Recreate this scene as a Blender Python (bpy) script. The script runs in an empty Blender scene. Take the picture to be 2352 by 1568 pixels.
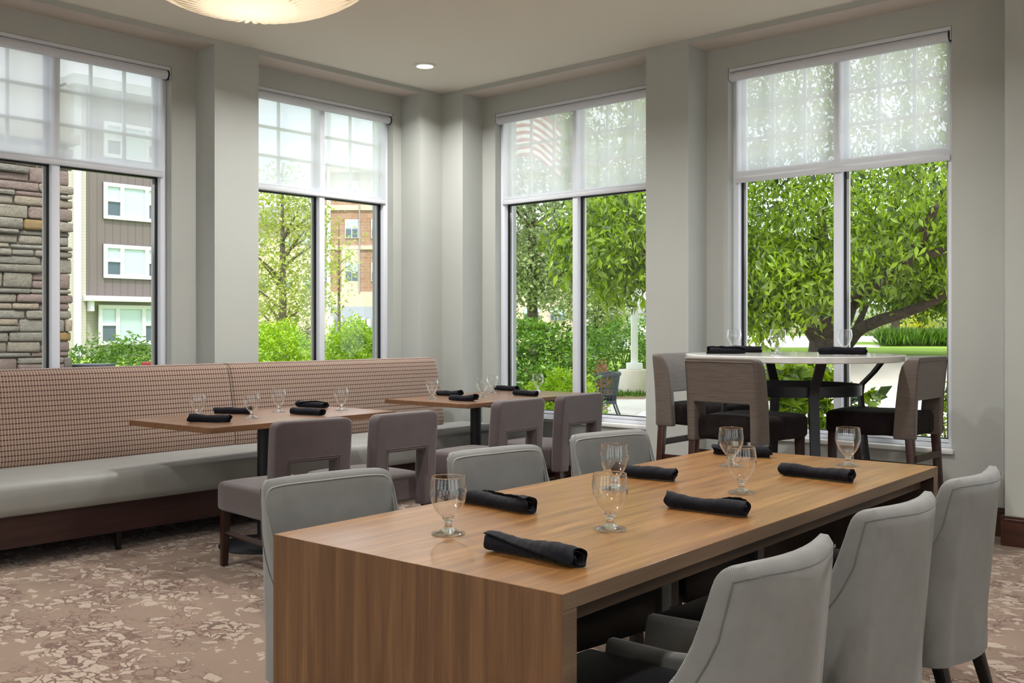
import bpy, bmesh, math, random
import numpy as np
from mathutils import Vector, Matrix
random.seed(7); rng = np.random.default_rng(7)
PI = math.pi
scene = bpy.context.scene
COL = scene.collection

# ------------------------------------------------------------------ camera
CAM = Vector((6.664, -6.470, 1.30)); YAW = math.radians(41.875); FPX = 2306.07; HOR = 754.83
cd = bpy.data.cameras.new('camera'); cam = bpy.data.objects.new('camera', cd); COL.objects.link(cam)
cam.location = CAM; cam.rotation_euler = (PI/2, 0, YAW)
cd.sensor_fit = 'HORIZONTAL'; cd.sensor_width = 36.0; cd.lens = FPX/2352*36.0
cd.shift_y = (HOR-784.0)/2352.0; cd.clip_start = 0.05; cd.clip_end = 500
scene.camera = cam
# ------------------------------------------------------------------ colour management
scene.view_settings.view_transform = 'Standard'; scene.view_settings.look = 'None'
scene.view_settings.exposure = 0.14; scene.view_settings.gamma = 1.0
scene.view_settings.use_curve_mapping = False
cy = scene.cycles
cy.use_denoising = True; cy.max_bounces = 18; cy.diffuse_bounces = 6; cy.glossy_bounces = 5
cy.transmission_bounces = 16; cy.transparent_max_bounces = 16; cy.sample_clamp_indirect = 6.0
cy.caustics_reflective = False; cy.caustics_refractive = True; cy.blur_glossy = 0.5
# ------------------------------------------------------------------ sky
w = bpy.data.worlds.new('sky'); scene.world = w; w.use_nodes = True
nt = w.node_tree; nt.nodes.clear()
o_ = nt.nodes.new('ShaderNodeOutputWorld'); bg = nt.nodes.new('ShaderNodeBackground')
tc = nt.nodes.new('ShaderNodeTexCoord'); mp = nt.nodes.new('ShaderNodeMapping'); mp.inputs['Scale'].default_value = (2, 2, 6)
nz = nt.nodes.new('ShaderNodeTexNoise'); nz.inputs['Scale'].default_value = 1.6; nz.inputs['Detail'].default_value = 6
rp = nt.nodes.new('ShaderNodeValToRGB')
rp.color_ramp.elements[0].position = .35; rp.color_ramp.elements[0].color = (.66, .79, .95, 1)
rp.color_ramp.elements[1].position = .62; rp.color_ramp.elements[1].color = (.97, .98, 1.0, 1)
nt.links.new(tc.outputs['Generated'], mp.inputs[0]); nt.links.new(mp.outputs[0], nz.inputs['Vector'])
nt.links.new(nz.outputs['Fac'], rp.inputs[0]); nt.links.new(rp.outputs[0], bg.inputs['Color'])
bg.inputs['Strength'].default_value = 2.3
nt.links.new(bg.outputs[0], o_.inputs['Surface'])
sl = bpy.data.lights.new('sun', 'SUN'); sl.energy = 2.6; sl.angle = math.radians(8); sl.color = (1, .96, .88)
so = bpy.data.objects.new('sun', sl); COL.objects.link(so)
so.rotation_euler = Vector((-.62, .40, -.95)).to_track_quat('-Z', 'Y').to_euler(); so.location = (14, -8, 20)
LAMP_W = 40.0; PEND_W = 75.0     # seen and added downlights, added unseen pendants, watts

# ------------------------------------------------------------------ helpers
def S(c):
    if isinstance(c, str):
        c = [int(c[i:i+2], 16)/255 for i in (0, 2, 4)]
    return tuple(((v/12.92) if v <= .04045 else ((v+.055)/1.055)**2.4) for v in c)+(1,)
F2 = Vector((-math.sin(YAW), math.cos(YAW))); R2 = Vector((math.cos(YAW), math.sin(YAW)))
def at(px, dep, py=None):                      # a point of the place: image column, distance along the view axis
    p = Vector((CAM.x, CAM.y)) + F2*dep + R2*((px-1176)/FPX*dep)
    return (p.x, p.y) if py is None else (p.x, p.y, CAM.z-(py-HOR)*dep/FPX)
def onx(px, py, X):                            # a point of the plane X = const -> (Y, Z)
    d = F2*FPX+R2*(px-1176); t = (X-CAM.x)/d.x
    return CAM.y+t*d.y, CAM.z-(py-HOR)*t
def tag(o, label=None, cat=None, group=None, kind=None):
    if label: o['label'] = label
    if cat: o['category'] = cat
    if group: o['group'] = group
    if kind: o['kind'] = kind
    return o
def empty(name, loc=(0, 0, 0), rz=0, label=None, cat=None, group=None, kind=None):
    o = bpy.data.objects.new(name, None); COL.objects.link(o); o.location = loc; o.rotation_euler = (0, 0, rz)
    o.empty_display_size = .1
    return tag(o, label, cat, group, kind)
def obj(name, bm, m, parent=None, smooth=40, label=None, cat=None, group=None, kind=None):
    me = bpy.data.meshes.new(name)
    if isinstance(bm, bpy.types.Mesh): me = bm
    else:
        if smooth:
            bmesh.ops.remove_doubles(bm, verts=bm.verts, dist=1e-6)
            bm.normal_update()
            lim = math.radians(smooth)
            for e in bm.edges:
                e.smooth = not (len(e.link_faces) == 2 and e.calc_face_angle(0) > lim)
            for f in bm.faces: f.smooth = True
        bm.to_mesh(me); bm.free()
    o = bpy.data.objects.new(name, me); COL.objects.link(o)
    for mm in (m if isinstance(m, (list, tuple)) else [m]): me.materials.append(mm)
    if parent: o.parent = parent
    return tag(o, label, cat, group, kind)
def B(): return bmesh.new()
def box(bm, x0, x1, y0, y1, z0, z1, bev=0, seg=2, mi=0, mat=None):
    t = bmesh.new()
    bmesh.ops.create_cube(t, size=1)
    for v in t.verts: v.co = Vector(((x0+x1)/2+v.co.x*(x1-x0), (y0+y1)/2+v.co.y*(y1-y0), (z0+z1)/2+v.co.z*(z1-z0)))
    if bev: bmesh.ops.bevel(t, geom=list(t.edges), offset=bev, segments=seg, profile=.5, affect='EDGES')
    for f in t.faces: f.material_index = mi
    if mat: bmesh.ops.transform(t, matrix=mat, verts=t.verts)
    merge(bm, t)
def merge(bm, t, fn=None):
    mp_ = {}
    for v in t.verts: mp_[v] = bm.verts.new(fn(v.co) if fn else v.co)
    for f in t.faces:
        try: g = bm.faces.new([mp_[v] for v in f.verts]); g.material_index = f.material_index; g.smooth = f.smooth
        except ValueError: pass
    t.free()
def frus(bm, p0, p1, a0, a1, b0=None, b1=None, bev=0):    # tapered square bar from p0 to p1 (half sizes)
    b0 = b0 or a0; b1 = b1 or a1
    t = bmesh.new(); vs = []
    for p, a, b in ((p0, a0, b0), (p1, a1, b1)):
        for sx, sy in ((-1, -1), (1, -1), (1, 1), (-1, 1)): vs.append(t.verts.new((p[0]+sx*a, p[1]+sy*b, p[2])))
    for f in ((3, 2, 1, 0), (4, 5, 6, 7), (0, 1, 5, 4), (1, 2, 6, 5), (2, 3, 7, 6), (3, 0, 4, 7)): t.faces.new([vs[i] for i in f])
    if bev: bmesh.ops.bevel(t, geom=list(t.edges), offset=bev, segments=2, profile=.5, affect='EDGES')
    merge(bm, t)
def tube(bm, pts, rad, seg=8, caps=True, mi=0):
    pts = [Vector(p) for p in pts]; n = len(pts); rings = []
    rr = rad if isinstance(rad, (list, tuple)) else [rad]*n
    up = Vector((0, 0, 1)); prev = None
    for i, p in enumerate(pts):
        d = (pts[min(i+1, n-1)]-pts[max(i-1, 0)]).normalized()
        if prev is None:
            a = d.cross(up); a = d.cross(Vector((1, 0, 0))) if a.length < .1 else a
        else: a = prev-d*prev.dot(d)
        a.normalize(); prev = a; b = d.cross(a)
        rings.append([bm.verts.new(p+(a*math.cos(2*PI*k/seg)+b*math.sin(2*PI*k/seg))*rr[i]) for k in range(seg)])
    for i in range(n-1):
        for k in range(seg):
            f = bm.faces.new((rings[i][k], rings[i][(k+1) % seg], rings[i+1][(k+1) % seg], rings[i+1][k])); f.material_index = mi
    if caps:
        for r, rev in ((rings[0], False), (rings[-1], True)):
            try: bm.faces.new(r if rev else r[::-1])
            except ValueError: pass
def lathe(bm, prof, seg=40, c=(0, 0, 0), closed=False, rfn=None):
    rings = []
    for r, z in prof:
        if r < 1e-5: rings.append([bm.verts.new((c[0], c[1], c[2]+z))])
        else: rings.append([bm.verts.new((c[0]+math.cos(2*PI*k/seg)*(r if not rfn else rfn(r, z, k)), c[1]+math.sin(2*PI*k/seg)*(r if not rfn else rfn(r, z, k)), c[2]+z)) for k in range(seg)])
    L = len(rings)
    for i in range(L if closed else L-1):
        a, b = rings[i], rings[(i+1) % L]
        for k in range(seg):
            k2 = (k+1) % seg
            if len(a) == 1 and len(b) == 1: continue
            if len(a) == 1: bm.faces.new((a[0], b[k2], b[k]))
            elif len(b) == 1: bm.faces.new((a[k], a[k2], b[0]))
            else: bm.faces.new((a[k], a[k2], b[k2], b[k]))
def grid(bm, P, nu, nv, wrapu=False, mi=0):
    vs = [[bm.verts.new(P(i, j)) for j in range(nv)] for i in range(nu)]
    for i in range(nu if wrapu else nu-1):
        for j in range(nv-1):
            f = bm.faces.new((vs[i][j], vs[(i+1) % nu][j], vs[(i+1) % nu][j+1], vs[i][j+1])); f.material_index = mi
    return vs
def copy_tree(o, parent=None):
    c = o.copy(); COL.objects.link(c)
    if parent: c.parent = parent
    for ch in list(o.children): copy_tree(ch, c)
    return c

# ------------------------------------------------------------------ materials
class NT:
    def __init__(s, name):
        s.m = bpy.data.materials.new(name); s.m.use_nodes = True; s.t = s.m.node_tree
        s.p = s.t.nodes['Principled BSDF']; s.out = s.t.nodes['Material Output']; s.co = None
    def n(s, typ, **kw):
        nd = s.t.nodes.new('ShaderNode'+typ)
        for k, v in kw.items():
            if k in nd.inputs: nd.inputs[k].default_value = v
            else: setattr(nd, k, v)
        return nd
    def l(s, a, b): s.t.links.new(a, b)
    def coords(s, scale=(1, 1, 1), which='Object', rot=(0, 0, 0)):
        c = s.n('TexCoord'); m = s.n('Mapping'); m.inputs['Scale'].default_value = scale; m.inputs['Rotation'].default_value = rot
        s.l(c.outputs[which], m.inputs['Vector']); return m.outputs[0]
    def noise(s, vec, scale, detail=4, rough=.5, dist=0):
        n = s.n('TexNoise'); n.inputs['Scale'].default_value = scale; n.inputs['Detail'].default_value = detail
        n.inputs['Roughness'].default_value = rough; n.inputs['Distortion'].default_value = dist; s.l(vec, n.inputs['Vector']); return n.outputs['Fac']
    def ramp(s, fac, stops, interp='LINEAR'):
        r = s.n('ValToRGB'); r.color_ramp.interpolation = interp; e = r.color_ramp.elements
        while len(e) < len(stops): e.new(.5)
        for k, (p, c) in enumerate(stops): e[k].position = p; e[k].color = S(c) if isinstance(c, str) else (tuple(c)+(1,) if len(c) == 3 else c)
        s.l(fac, r.inputs[0]); return r.outputs[0]
    def mix(s, fac, a, b, mode='MIX'):
        m = s.n('MixRGB', blend_type=mode)
        for k, v in (('Fac', fac), ('Color1', a), ('Color2', b)):
            if hasattr(v, 'links'): s.l(v, m.inputs[k])
            else: m.inputs[k].default_value = v if not isinstance(v, str) else S(v)
        return m.outputs[0]
    def math(s, op, a, b=0, c=None):
        m = s.n('Math', operation=op)
        for k, v in enumerate((a, b) if c is None else (a, b, c)):
            if hasattr(v, 'links'): s.l(v, m.inputs[k])
            else: m.inputs[k].default_value = v
        return m.outputs[0]
    def base(s, c):
        if hasattr(c, 'links'): s.l(c, s.p.inputs['Base Color'])
        else: s.p.inputs['Base Color'].default_value = S(c) if isinstance(c, str) else c
    def bump(s, h, strength=.2, dist=.01):
        b = s.n('Bump'); b.inputs['Strength'].default_value = strength; b.inputs['Distance'].default_value = dist
        s.l(h, b.inputs['Height']); s.l(b.outputs[0], s.p.inputs['Normal'])
    def set(s, rough=None, metal=None, spec=None, sheen=None, trans=None, coat=None):
        for k, v in (('Roughness', rough), ('Metallic', metal), ('Specular IOR Level', spec), ('Sheen Weight', sheen), ('Transmission Weight', trans), ('Coat Weight', coat)):
            if v is not None: s.p.inputs[k].default_value = v
        return s
def plain(name, c, rough=.6, metal=0, spec=.5, var=0, scale=8, bump=0, bscale=200, **kw):
    t = NT(name); t.set(rough, metal, spec, **kw); v = t.coords()
    if var:
        c1 = S(c); lo = tuple(max(0, x*(1-var)) for x in c1[:3])+(1,); hi = tuple(min(1, x*(1+var)) for x in c1[:3])+(1,)
        t.base(t.ramp(t.noise(v, scale), [(.3, lo), (.7, hi)]))
    else: t.base(c)
    if bump: t.bump(t.noise(v, bscale, 3), bump, .002)
    return t.m
def fabric(name, c1, c2, pitch=.0018, rough=.9, contrast=.5, sheen=.2, wear=.08, rot=(0, 0, 0)):
    t = NT(name); t.set(rough, 0, .2, sheen=sheen)
    v = t.coords(rot=rot); sx = t.n('SeparateXYZ'); t.l(v, sx.inputs[0])
    k = 2*PI/pitch
    a = t.math('SINE', t.math('MULTIPLY', t.math('ADD', sx.outputs[0], sx.outputs[1]), k*.7))
    b = t.math('SINE', t.math('MULTIPLY', sx.outputs[2], k))
    w_ = t.math('MULTIPLY', a, b)
    f = t.math('ADD', t.math('MULTIPLY', w_, .5*contrast), .5)
    n1 = t.noise(v, 9, 3)
    f2 = t.math('ADD', f, t.math('MULTIPLY', t.math('SUBTRACT', n1, .5), wear*6))
    t.base(t.mix(f2, c1, c2)); t.bump(w_, .25, .0008)
    t.m.node_tree.nodes['Principled BSDF'].inputs['Sheen Roughness'].default_value = .5
    return t.m
def wood(name, dark, mid, light, axis=1, rough=.4, scale=1.0, coat=0, spec=.5):
    t = NT(name); t.set(rough, 0, spec, coat=coat)
    sc = [26*scale]*3; sc[axis] = 1.3*scale
    v = t.coords(tuple(sc)); a = t.noise(v, 1.0, 6, .6, .6)
    sc2 = [150*scale]*3; sc2[axis] = 3*scale
    v2 = t.coords(tuple(sc2)); b = t.noise(v2, 1.0, 3, .6)
    f = t.math('ADD', t.math('MULTIPLY', a, .7), t.math('MULTIPLY', b, .3))
    t.base(t.ramp(f, [(.3, dark), (.5, mid), (.68, light)])); t.bump(b, .05, .001)
    return t.m

M = {}
M['wall'] = plain('wall_paint', 'acaea8', .75, spec=.2, var=.03, scale=1.5, bump=.05, bscale=350)
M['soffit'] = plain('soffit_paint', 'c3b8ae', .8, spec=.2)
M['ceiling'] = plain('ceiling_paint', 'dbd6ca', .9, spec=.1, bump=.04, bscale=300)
M['white_frame'] = plain('painted_window_frame', 'd6d9e0', .35)
M['sillwhite'] = plain('sill_white', 'dcdcd8', .3)
M['gasket'] = plain('black_gasket', '101114', .5)
M['black'] = plain('black_metal', '15171c', .42, .2, bump=.05, bscale=500)
M['blackm'] = plain('bar_table_black', '0e1016', .45, .1)
M['esp'] = wood('espresso_wood', '1c0c08', '2b140d', '3f2016', 2, .35)
M['espx'] = wood('cherry_leg_wood', '22100a', '34190d', '482614', 2, .35)
M['esp2'] = wood('dark_walnut_apron', '33261a', '433324', '52402e', 1, .5)
M['shadein'] = wood('shaded_table_inside', '1c130c', '281b11', '33241a', 2, .5)  # under-table shade put into the colour of the inside faces
M['base'] = wood('baseboard_wood', '2a150d', '3c2014', '4f2c1c', 0, .35)
M['apron'] = wood('banquette_apron_wood', '1f0f0c', '2e1814', '3a211b', 1, .4)
M['darkleg'] = plain('black_stained_leg', '0d0a0a', .35)
M['greyfab'] = fabric('grey_tweed', '353634', '949592', .0031, contrast=1.0, wear=.05)
M['greyseat'] = plain('charcoal_vinyl', '17181b', .38, spec=.4, var=.1, bump=.15, bscale=400)
M['seam'] = plain('dark_seam_thread', '565755', .9)
M['pipe'] = plain('pale_piping', '8f8f8a', .8)
M['mauve'] = fabric('mauve_upholstery', '382f31', '544846', .0018, contrast=.4, sheen=.35, wear=.1)
M['taupe'] = fabric('taupe_sheen_fabric', '443c34', '6a6056', .0034, .5, .8, .25, .1)
def streak():
    t = NT('taupe_sheen_weave'); t.set(.5, 0, .35, sheen=.2); v = t.coords((9, 9, 420)); v2 = t.coords((5, 5, 130))
    n = t.math('ADD', t.math('MULTIPLY', t.noise(v, 1, 3, .6), .75), t.math('MULTIPLY', t.noise(v2, 1, 3), .25))
    t.base(t.ramp(n, [(.32, '443b34'), (.5, '544a42'), (.7, '675c53')])); t.bump(n, .3, .002); return t.m
M['taupe'] = streak()
M['velvet'] = plain('dark_brown_velvet', '150e0e', .9, spec=.15, var=.5, scale=14, sheen=.03)
M['benchseat'] = plain('grey_bench_vinyl', '868682', .5, spec=.35, var=.05, scale=5, bump=.12, bscale=600)
M['napkin'] = plain('black_napkin_cloth', '0b0b12', .8, spec=.15, sheen=.05, bump=.1, bscale=500)
M['stone_top'] = plain('white_solid_surface', 'c9c8c3', .12, spec=.6)
M['wtop'] = wood('walnut_top', '5e3f24', '80592f', '9a7142', 1, .28, 1.25, spec=.5)
M['wend'] = wood('walnut_end', '432c19', '5c4026', '755534', 2, .45)
M['wedge'] = wood('walnut_edge', '4f4034', '62503f', '705e4c', 1, .45)
M['ttop'] = wood('table_top_walnut', '5f4532', '755742', '896a53', 1, .28, 1.2)
M['tedge'] = wood('table_edge_walnut', '553a24', '6b4a2f', '7c5a3a', 1, .45, 1.2)

def banq():
    t = NT('woven_check_fabric'); t.set(.9, 0, .2, sheen=.2)
    v = t.coords(); s = t.n('SeparateXYZ'); t.l(v, s.inputs[0])
    u = t.math('FRACT', t.math('MULTIPLY', s.outputs[1], 1/.0185)); r = t.math('FRACT', t.math('MULTIPLY', s.outputs[2], 1/.0315))
    dark = t.math('MULTIPLY', t.math('LESS_THAN', r, .30), t.math('GREATER_THAN', r, .02))
    vert = t.math('LESS_THAN', u, .20); vert2 = t.math('MULTIPLY', t.math('GREATER_THAN', u, .5), t.math('LESS_THAN', u, .62))
    hl = t.math('MULTIPLY', t.math('GREATER_THAN', r, .60), t.math('LESS_THAN', r, .70))
    n = t.noise(v, 260, 2)
    c = t.mix(n, '6b574c', '8f7b6d')
    c = t.mix(t.math('MULTIPLY', hl, .55), c, '5e4a42')
    c = t.mix(t.math('MULTIPLY', dark, .92), c, '42231f')
    c = t.mix(t.math('MULTIPLY', vert2, .30), c, '3f2c28')
    c = t.mix(t.math('MULTIPLY', vert, .62), c, 'b7a491')
    t.base(c); t.bump(n, .2, .001); return t.m
M['banq'] = banq()

def carpet():
    t = NT('patterned_carpet'); t.set(1.0, 0, .05, sheen=.1)
    v = t.coords((1, 1.25, 1), rot=(0, 0, .6))
    nv = t.n('TexNoise'); nv.inputs['Scale'].default_value = 7; nv.inputs['Detail'].default_value = 3; t.l(v, nv.inputs['Vector'])
    vm = t.n('VectorMath', operation='MULTIPLY_ADD'); t.l(nv.outputs['Color'], vm.inputs[0]); vm.inputs[1].default_value = (.22, .22, 0); t.l(v, vm.inputs[2])
    vo = t.n('TexVoronoi', feature='DISTANCE_TO_EDGE'); vo.inputs['Scale'].default_value = 17; t.l(vm.outputs[0], vo.inputs['Vector'])
    vc = t.n('TexVoronoi', feature='F1'); vc.inputs['Scale'].default_value = 17; t.l(vm.outputs[0], vc.inputs['Vector'])
    region = t.noise(v, 2.6, 4, .6, .4); fine = t.noise(v, 260, 2); med = t.noise(v, 30, 3)
    cs = t.n('SeparateColor'); t.l(vc.outputs['Color'], cs.inputs[0])
    d = t.math('ADD', vo.outputs['Distance'], t.math('ADD', t.math('MULTIPLY', t.math('SUBTRACT', med, .5), .16), t.math('MULTIPLY', t.math('SUBTRACT', fine, .5), .10)))
    blob = t.math('GREATER_THAN', d, .09)
    on = t.math('GREATER_THAN', t.math('ADD', t.math('MULTIPLY', cs.outputs[0], .5), region), .80)
    edge = t.math('MULTIPLY', t.math('LESS_THAN', d, .085), t.math('GREATER_THAN', d, -.02))
    emask = t.math('MULTIPLY', edge, t.math('GREATER_THAN', t.math('ADD', region, t.math('MULTIPLY', fine, .5)), .76))
    basec = t.mix(t.math('ADD', t.math('MULTIPLY', t.noise(v, 3, 3), .6), t.math('MULTIPLY', fine, .4)), '7a685c', '8b7869')
    c = t.mix(t.math('MULTIPLY', t.math('MULTIPLY', emask, t.math('GREATER_THAN', t.noise(v, 180, 2), .46)), .85), basec, '4d3230')
    lt = t.mix(fine, '8a7b6d', 'bcaf9f')
    c = t.mix(t.math('MULTIPLY', t.math('MULTIPLY', blob, on), .9), c, lt)
    sp = t.math('MULTIPLY', t.math('GREATER_THAN', t.noise(v, 55, 3, .7), .60), t.math('GREATER_THAN', region, .52))
    c = t.mix(t.math('MULTIPLY', sp, .6), c, '75504a')
    t.base(c); t.bump(fine, .4, .004); return t.m
M['carpet'] = carpet()

def pane_mat(name='window_glass', tint=(.97, .985, .98, 1), k=1.0):
    t = NT(name); t.t.nodes.remove(t.p)
    tr = t.n('BsdfTransparent'); tr.inputs['Color'].default_value = tint
    gl = t.n('BsdfGlossy'); gl.inputs['Roughness'].default_value = 0.0
    fr = t.n('Fresnel'); fr.inputs['IOR'].default_value = 1.45
    mx = t.n('MixShader'); t.l(t.math('MULTIPLY', fr.outputs[0], k), mx.inputs[0]); t.l(tr.outputs[0], mx.inputs[1]); t.l(gl.outputs[0], mx.inputs[2])
    t.l(mx.outputs[0], t.out.inputs['Surface']); return t.m
M['pane'] = pane_mat()
def thin_glass():
    t = NT('thin_goblet_bowl_glass'); t.t.nodes.remove(t.p)
    tr = t.n('BsdfTransparent'); tr.inputs['Color'].default_value = (.985, .99, .99, 1)
    gl = t.n('BsdfGlossy'); gl.inputs['Roughness'].default_value = 0.0
    lw = t.n('LayerWeight'); lw.inputs['Blend'].default_value = .5
    f = t.math('ADD', t.math('MULTIPLY', t.math('POWER', lw.outputs['Facing'], 3.0), .85), .04)
    gl.inputs['Color'].default_value = (1, 1, 1, 1); df = t.n('BsdfTranslucent'); df.inputs['Color'].default_value = (1, 1, 1, 1); m0 = t.n('MixShader'); m0.inputs[0].default_value = .0; t.l(tr.outputs[0], m0.inputs[1]); t.l(df.outputs[0], m0.inputs[2])
    mx = t.n('MixShader'); t.l(f, mx.inputs[0]); t.l(m0.outputs[0], mx.inputs[1]); t.l(gl.outputs[0], mx.inputs[2])
    t.l(mx.outputs[0], t.out.inputs['Surface']); return t.m
M['bowl'] = thin_glass()
def crystal():
    t = NT('clear_goblet_glass'); t.t.nodes.remove(t.p)
    g = t.n('BsdfGlass'); g.inputs['IOR'].default_value = 1.5; g.inputs['Roughness'].default_value = 0; g.inputs['Color'].default_value = (1, 1, 1, 1)
    tr = t.n('BsdfTransparent'); mx = t.n('MixShader'); mx.inputs[0].default_value = .15
    t.l(g.outputs[0], mx.inputs[1]); t.l(tr.outputs[0], mx.inputs[2]); t.l(mx.outputs[0], t.out.inputs['Surface']); return t.m
M['goblet'] = crystal()
def shade_mat():
    t = NT('sheer_roller_shade_fabric'); t.t.nodes.remove(t.p)
    tr = t.n('BsdfTransparent'); tr.inputs['Color'].default_value = (1, 1, 1, 1)
    tl = t.n('BsdfTranslucent'); tl.inputs['Color'].default_value = (.97, .98, .97, 1)
    df = t.n('BsdfDiffuse'); df.inputs['Color'].default_value = (.85, .86, .86, 1)
    m1 = t.n('MixShader'); m1.inputs[0].default_value = .18; t.l(tl.outputs[0], m1.inputs[1]); t.l(df.outputs[0], m1.inputs[2])
    m2 = t.n('MixShader'); m2.inputs[0].default_value = .80; t.l(tr.outputs[0], m2.inputs[1]); t.l(m1.outputs[0], m2.inputs[2])
    t.l(m2.outputs[0], t.out.inputs['Surface']); return t.m
M['shade'] = shade_mat()
M['roller'] = plain('roller_tube_white', 'c9cbd0', .5)
def emit(name, c, s):
    t = NT(name); t.set(.5); t.base(c); t.p.inputs['Emission Color'].default_value = S(c); t.p.inputs['Emission Strength'].default_value = s; return t.m
M['lens'] = emit('downlight_lens', 'fffaf0', 6)
M['trimring'] = plain('white_trim_ring', 'dcdad2', .5)
def pendmat():
    t = NT('pleated_lamp_cloth'); t.t.nodes.remove(t.p)
    a = t.n('BsdfTranslucent'); a.inputs['Color'].default_value = S('f1e6d2'); b = t.n('BsdfDiffuse'); b.inputs['Color'].default_value = S('e9e0cf')
    mx = t.n('MixShader'); mx.inputs[0].default_value = .5; t.l(a.outputs[0], mx.inputs[1]); t.l(b.outputs[0], mx.inputs[2]); t.l(mx.outputs[0], t.out.inputs['Surface']); return t.m
M['lampcloth'] = pendmat()
M['lamprib'] = plain('lamp_rib_wire', '6b6255', .6)

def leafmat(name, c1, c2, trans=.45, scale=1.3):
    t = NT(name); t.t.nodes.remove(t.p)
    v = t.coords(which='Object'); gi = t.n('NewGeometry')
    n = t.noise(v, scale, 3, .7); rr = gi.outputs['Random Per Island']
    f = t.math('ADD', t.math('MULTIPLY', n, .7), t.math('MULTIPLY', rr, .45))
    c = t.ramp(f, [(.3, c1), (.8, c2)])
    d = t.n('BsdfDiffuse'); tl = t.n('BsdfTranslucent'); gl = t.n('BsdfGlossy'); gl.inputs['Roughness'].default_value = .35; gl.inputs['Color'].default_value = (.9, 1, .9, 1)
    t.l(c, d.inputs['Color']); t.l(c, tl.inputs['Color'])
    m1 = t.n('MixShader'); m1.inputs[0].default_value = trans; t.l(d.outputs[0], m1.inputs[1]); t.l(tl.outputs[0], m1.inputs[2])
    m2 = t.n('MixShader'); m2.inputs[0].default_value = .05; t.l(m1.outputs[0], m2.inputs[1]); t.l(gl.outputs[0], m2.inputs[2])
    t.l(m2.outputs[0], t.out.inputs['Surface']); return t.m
M['leaf'] = leafmat('tree_leaf', '1f3604', 'a8c81a', .5, 1.6)  # wide dark-to-bright range imitates light and shade in the crown
M['leaf2'] = leafmat('olive_leaf', '66783c', 'bccb88')
M['leaf3'] = leafmat('spring_leaf', '8b9a34', 'cdd465')
M['leafb'] = leafmat('shrub_leaf', '355f0e', '84b02a', .35)
M['leafy'] = leafmat('yew_leaf', '86b20c', 'c4e01c', .35)
M['leafd'] = leafmat('dry_shrub_leaf', '585832', '8c8c62', .3)
M['leafyel'] = leafmat('golden_leaf', 'c9d21a', 'f2ee30')
M['leafred'] = leafmat('russet_leaf', '96604a', 'c08a70', .3)
M['bark'] = plain('bark', '52453a', .9, var=.4, scale=12, bump=.5, bscale=30)
M['barkg'] = plain('grey_bark', '6d6152', .9, var=.3, scale=12)
M['concrete'] = plain('pale_concrete', 'cfc6b8', .9, spec=.2, var=.06, scale=3)
M['paving'] = plain('pale_paving', 'd6d0c6', .95, spec=.1, var=.05, scale=1.2)
M['asphalt'] = plain('pale_driveway', 'd2c8bf', .95, spec=.1, var=.05, scale=.6)  # one even pale beige for drive and street
def grassmat():
    t = NT('lawn_grass'); t.set(.95, 0, .1); v = t.coords()
    t.base(t.mix(t.noise(v, 60, 3), t.ramp(t.noise(v, .7, 3), [(.3, '86a04a'), (.7, 'a9c25c')]), '7fa035')); t.bump(t.noise(v, 80, 3), .6, .03); return t.m
M['grass'] = grassmat()
M['whitepost'] = plain('white_post_paint', 'e6e6e4', .4)
M['wicker'] = plain('grey_wicker', '4a4f55', .6)

# ================================================================== room shell
CEIL, SOFF, RC = 3.466, 3.429, .26         # ceiling, recess soffit, recess depth
GL = .395                                   # glass plane behind the wall face
SILL, HEAD, TRAN = .52, 3.262, 2.452
XE, YS = 11.5, -12.0                        # east and south limits of the room
W1 = (-4.28, -2.57, -3.398); W2 = (-1.93, -.371, -1.114); W3 = (.426, 2.165, 1.292); W4 = (2.82, 4.447, 3.646)
bm = B()                                    # wall_left: pilaster face X = 0, recesses back to X = -.26
box(bm, -.55, 0, -2.366, -1.982, 0, CEIL); box(bm, -.55, 0, -.273, 0, 0, CEIL)
box(bm, -RC, 0, -1.982, -.273, SOFF, CEIL); box(bm, -RC, 0, -4.60, -2.366, SOFF, CEIL); box(bm, -.55, 0, YS, -4.60, 0, CEIL)
for (a, b, m_), (lo, hi) in ((W1, (-4.60, -2.366)), (W2, (-1.982, -.273))):
    box(bm, -.55, -RC, lo, a, 0, CEIL); box(bm, -.55, -RC, b, hi, 0, CEIL)
    box(bm, -.55, -RC, a, b, 0, SILL-.03); box(bm, -.55, -RC, a, b, HEAD, CEIL)
obj('wall_left', bm, M['wall'], smooth=0, kind='structure')
bm = B()
box(bm, -.55, .264, 0, .55, 0, CEIL); box(bm, 2.254, 2.635, 0, .55, 0, CEIL); box(bm, 4.842, XE, 0, .55, 0, CEIL)
box(bm, .264, 2.254, 0, RC, SOFF, CEIL); box(bm, 2.635, 4.842, 0, RC, SOFF, CEIL)
for (a, b, m_), (lo, hi) in ((W3, (.264, 2.254)), (W4, (2.635, 4.842))):
    box(bm, lo, a, RC, .55, 0, CEIL); box(bm, b, hi, RC, .55, 0, CEIL)
    box(bm, a, b, RC, .55, 0, SILL-.03); box(bm, a, b, RC, .55, HEAD, CEIL)
obj('wall_back', bm, M['wall'], smooth=0, kind='structure')
EW = [(-10.9, -8.7), (-7.7, -5.5), (-4.5, -2.3)]; SW = [(.9, 3.1), (4.1, 6.3), (7.3, 9.5)]  # unseen windows, added to let daylight in from behind the camera
def holed(bm, spans, lo, hi, f):
    e = lo
    for a, b in spans: f(bm, e, a, 0, CEIL); f(bm, a, b, 0, SILL); f(bm, a, b, HEAD, CEIL); e = b
    f(bm, e, hi, 0, CEIL)
bm = B(); holed(bm, EW, YS, .55, lambda q, a, b, z0, z1: box(q, XE, XE+.2, a, b, z0, z1)); obj('wall_right', bm, M['wall'], smooth=0, kind='structure')
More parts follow.
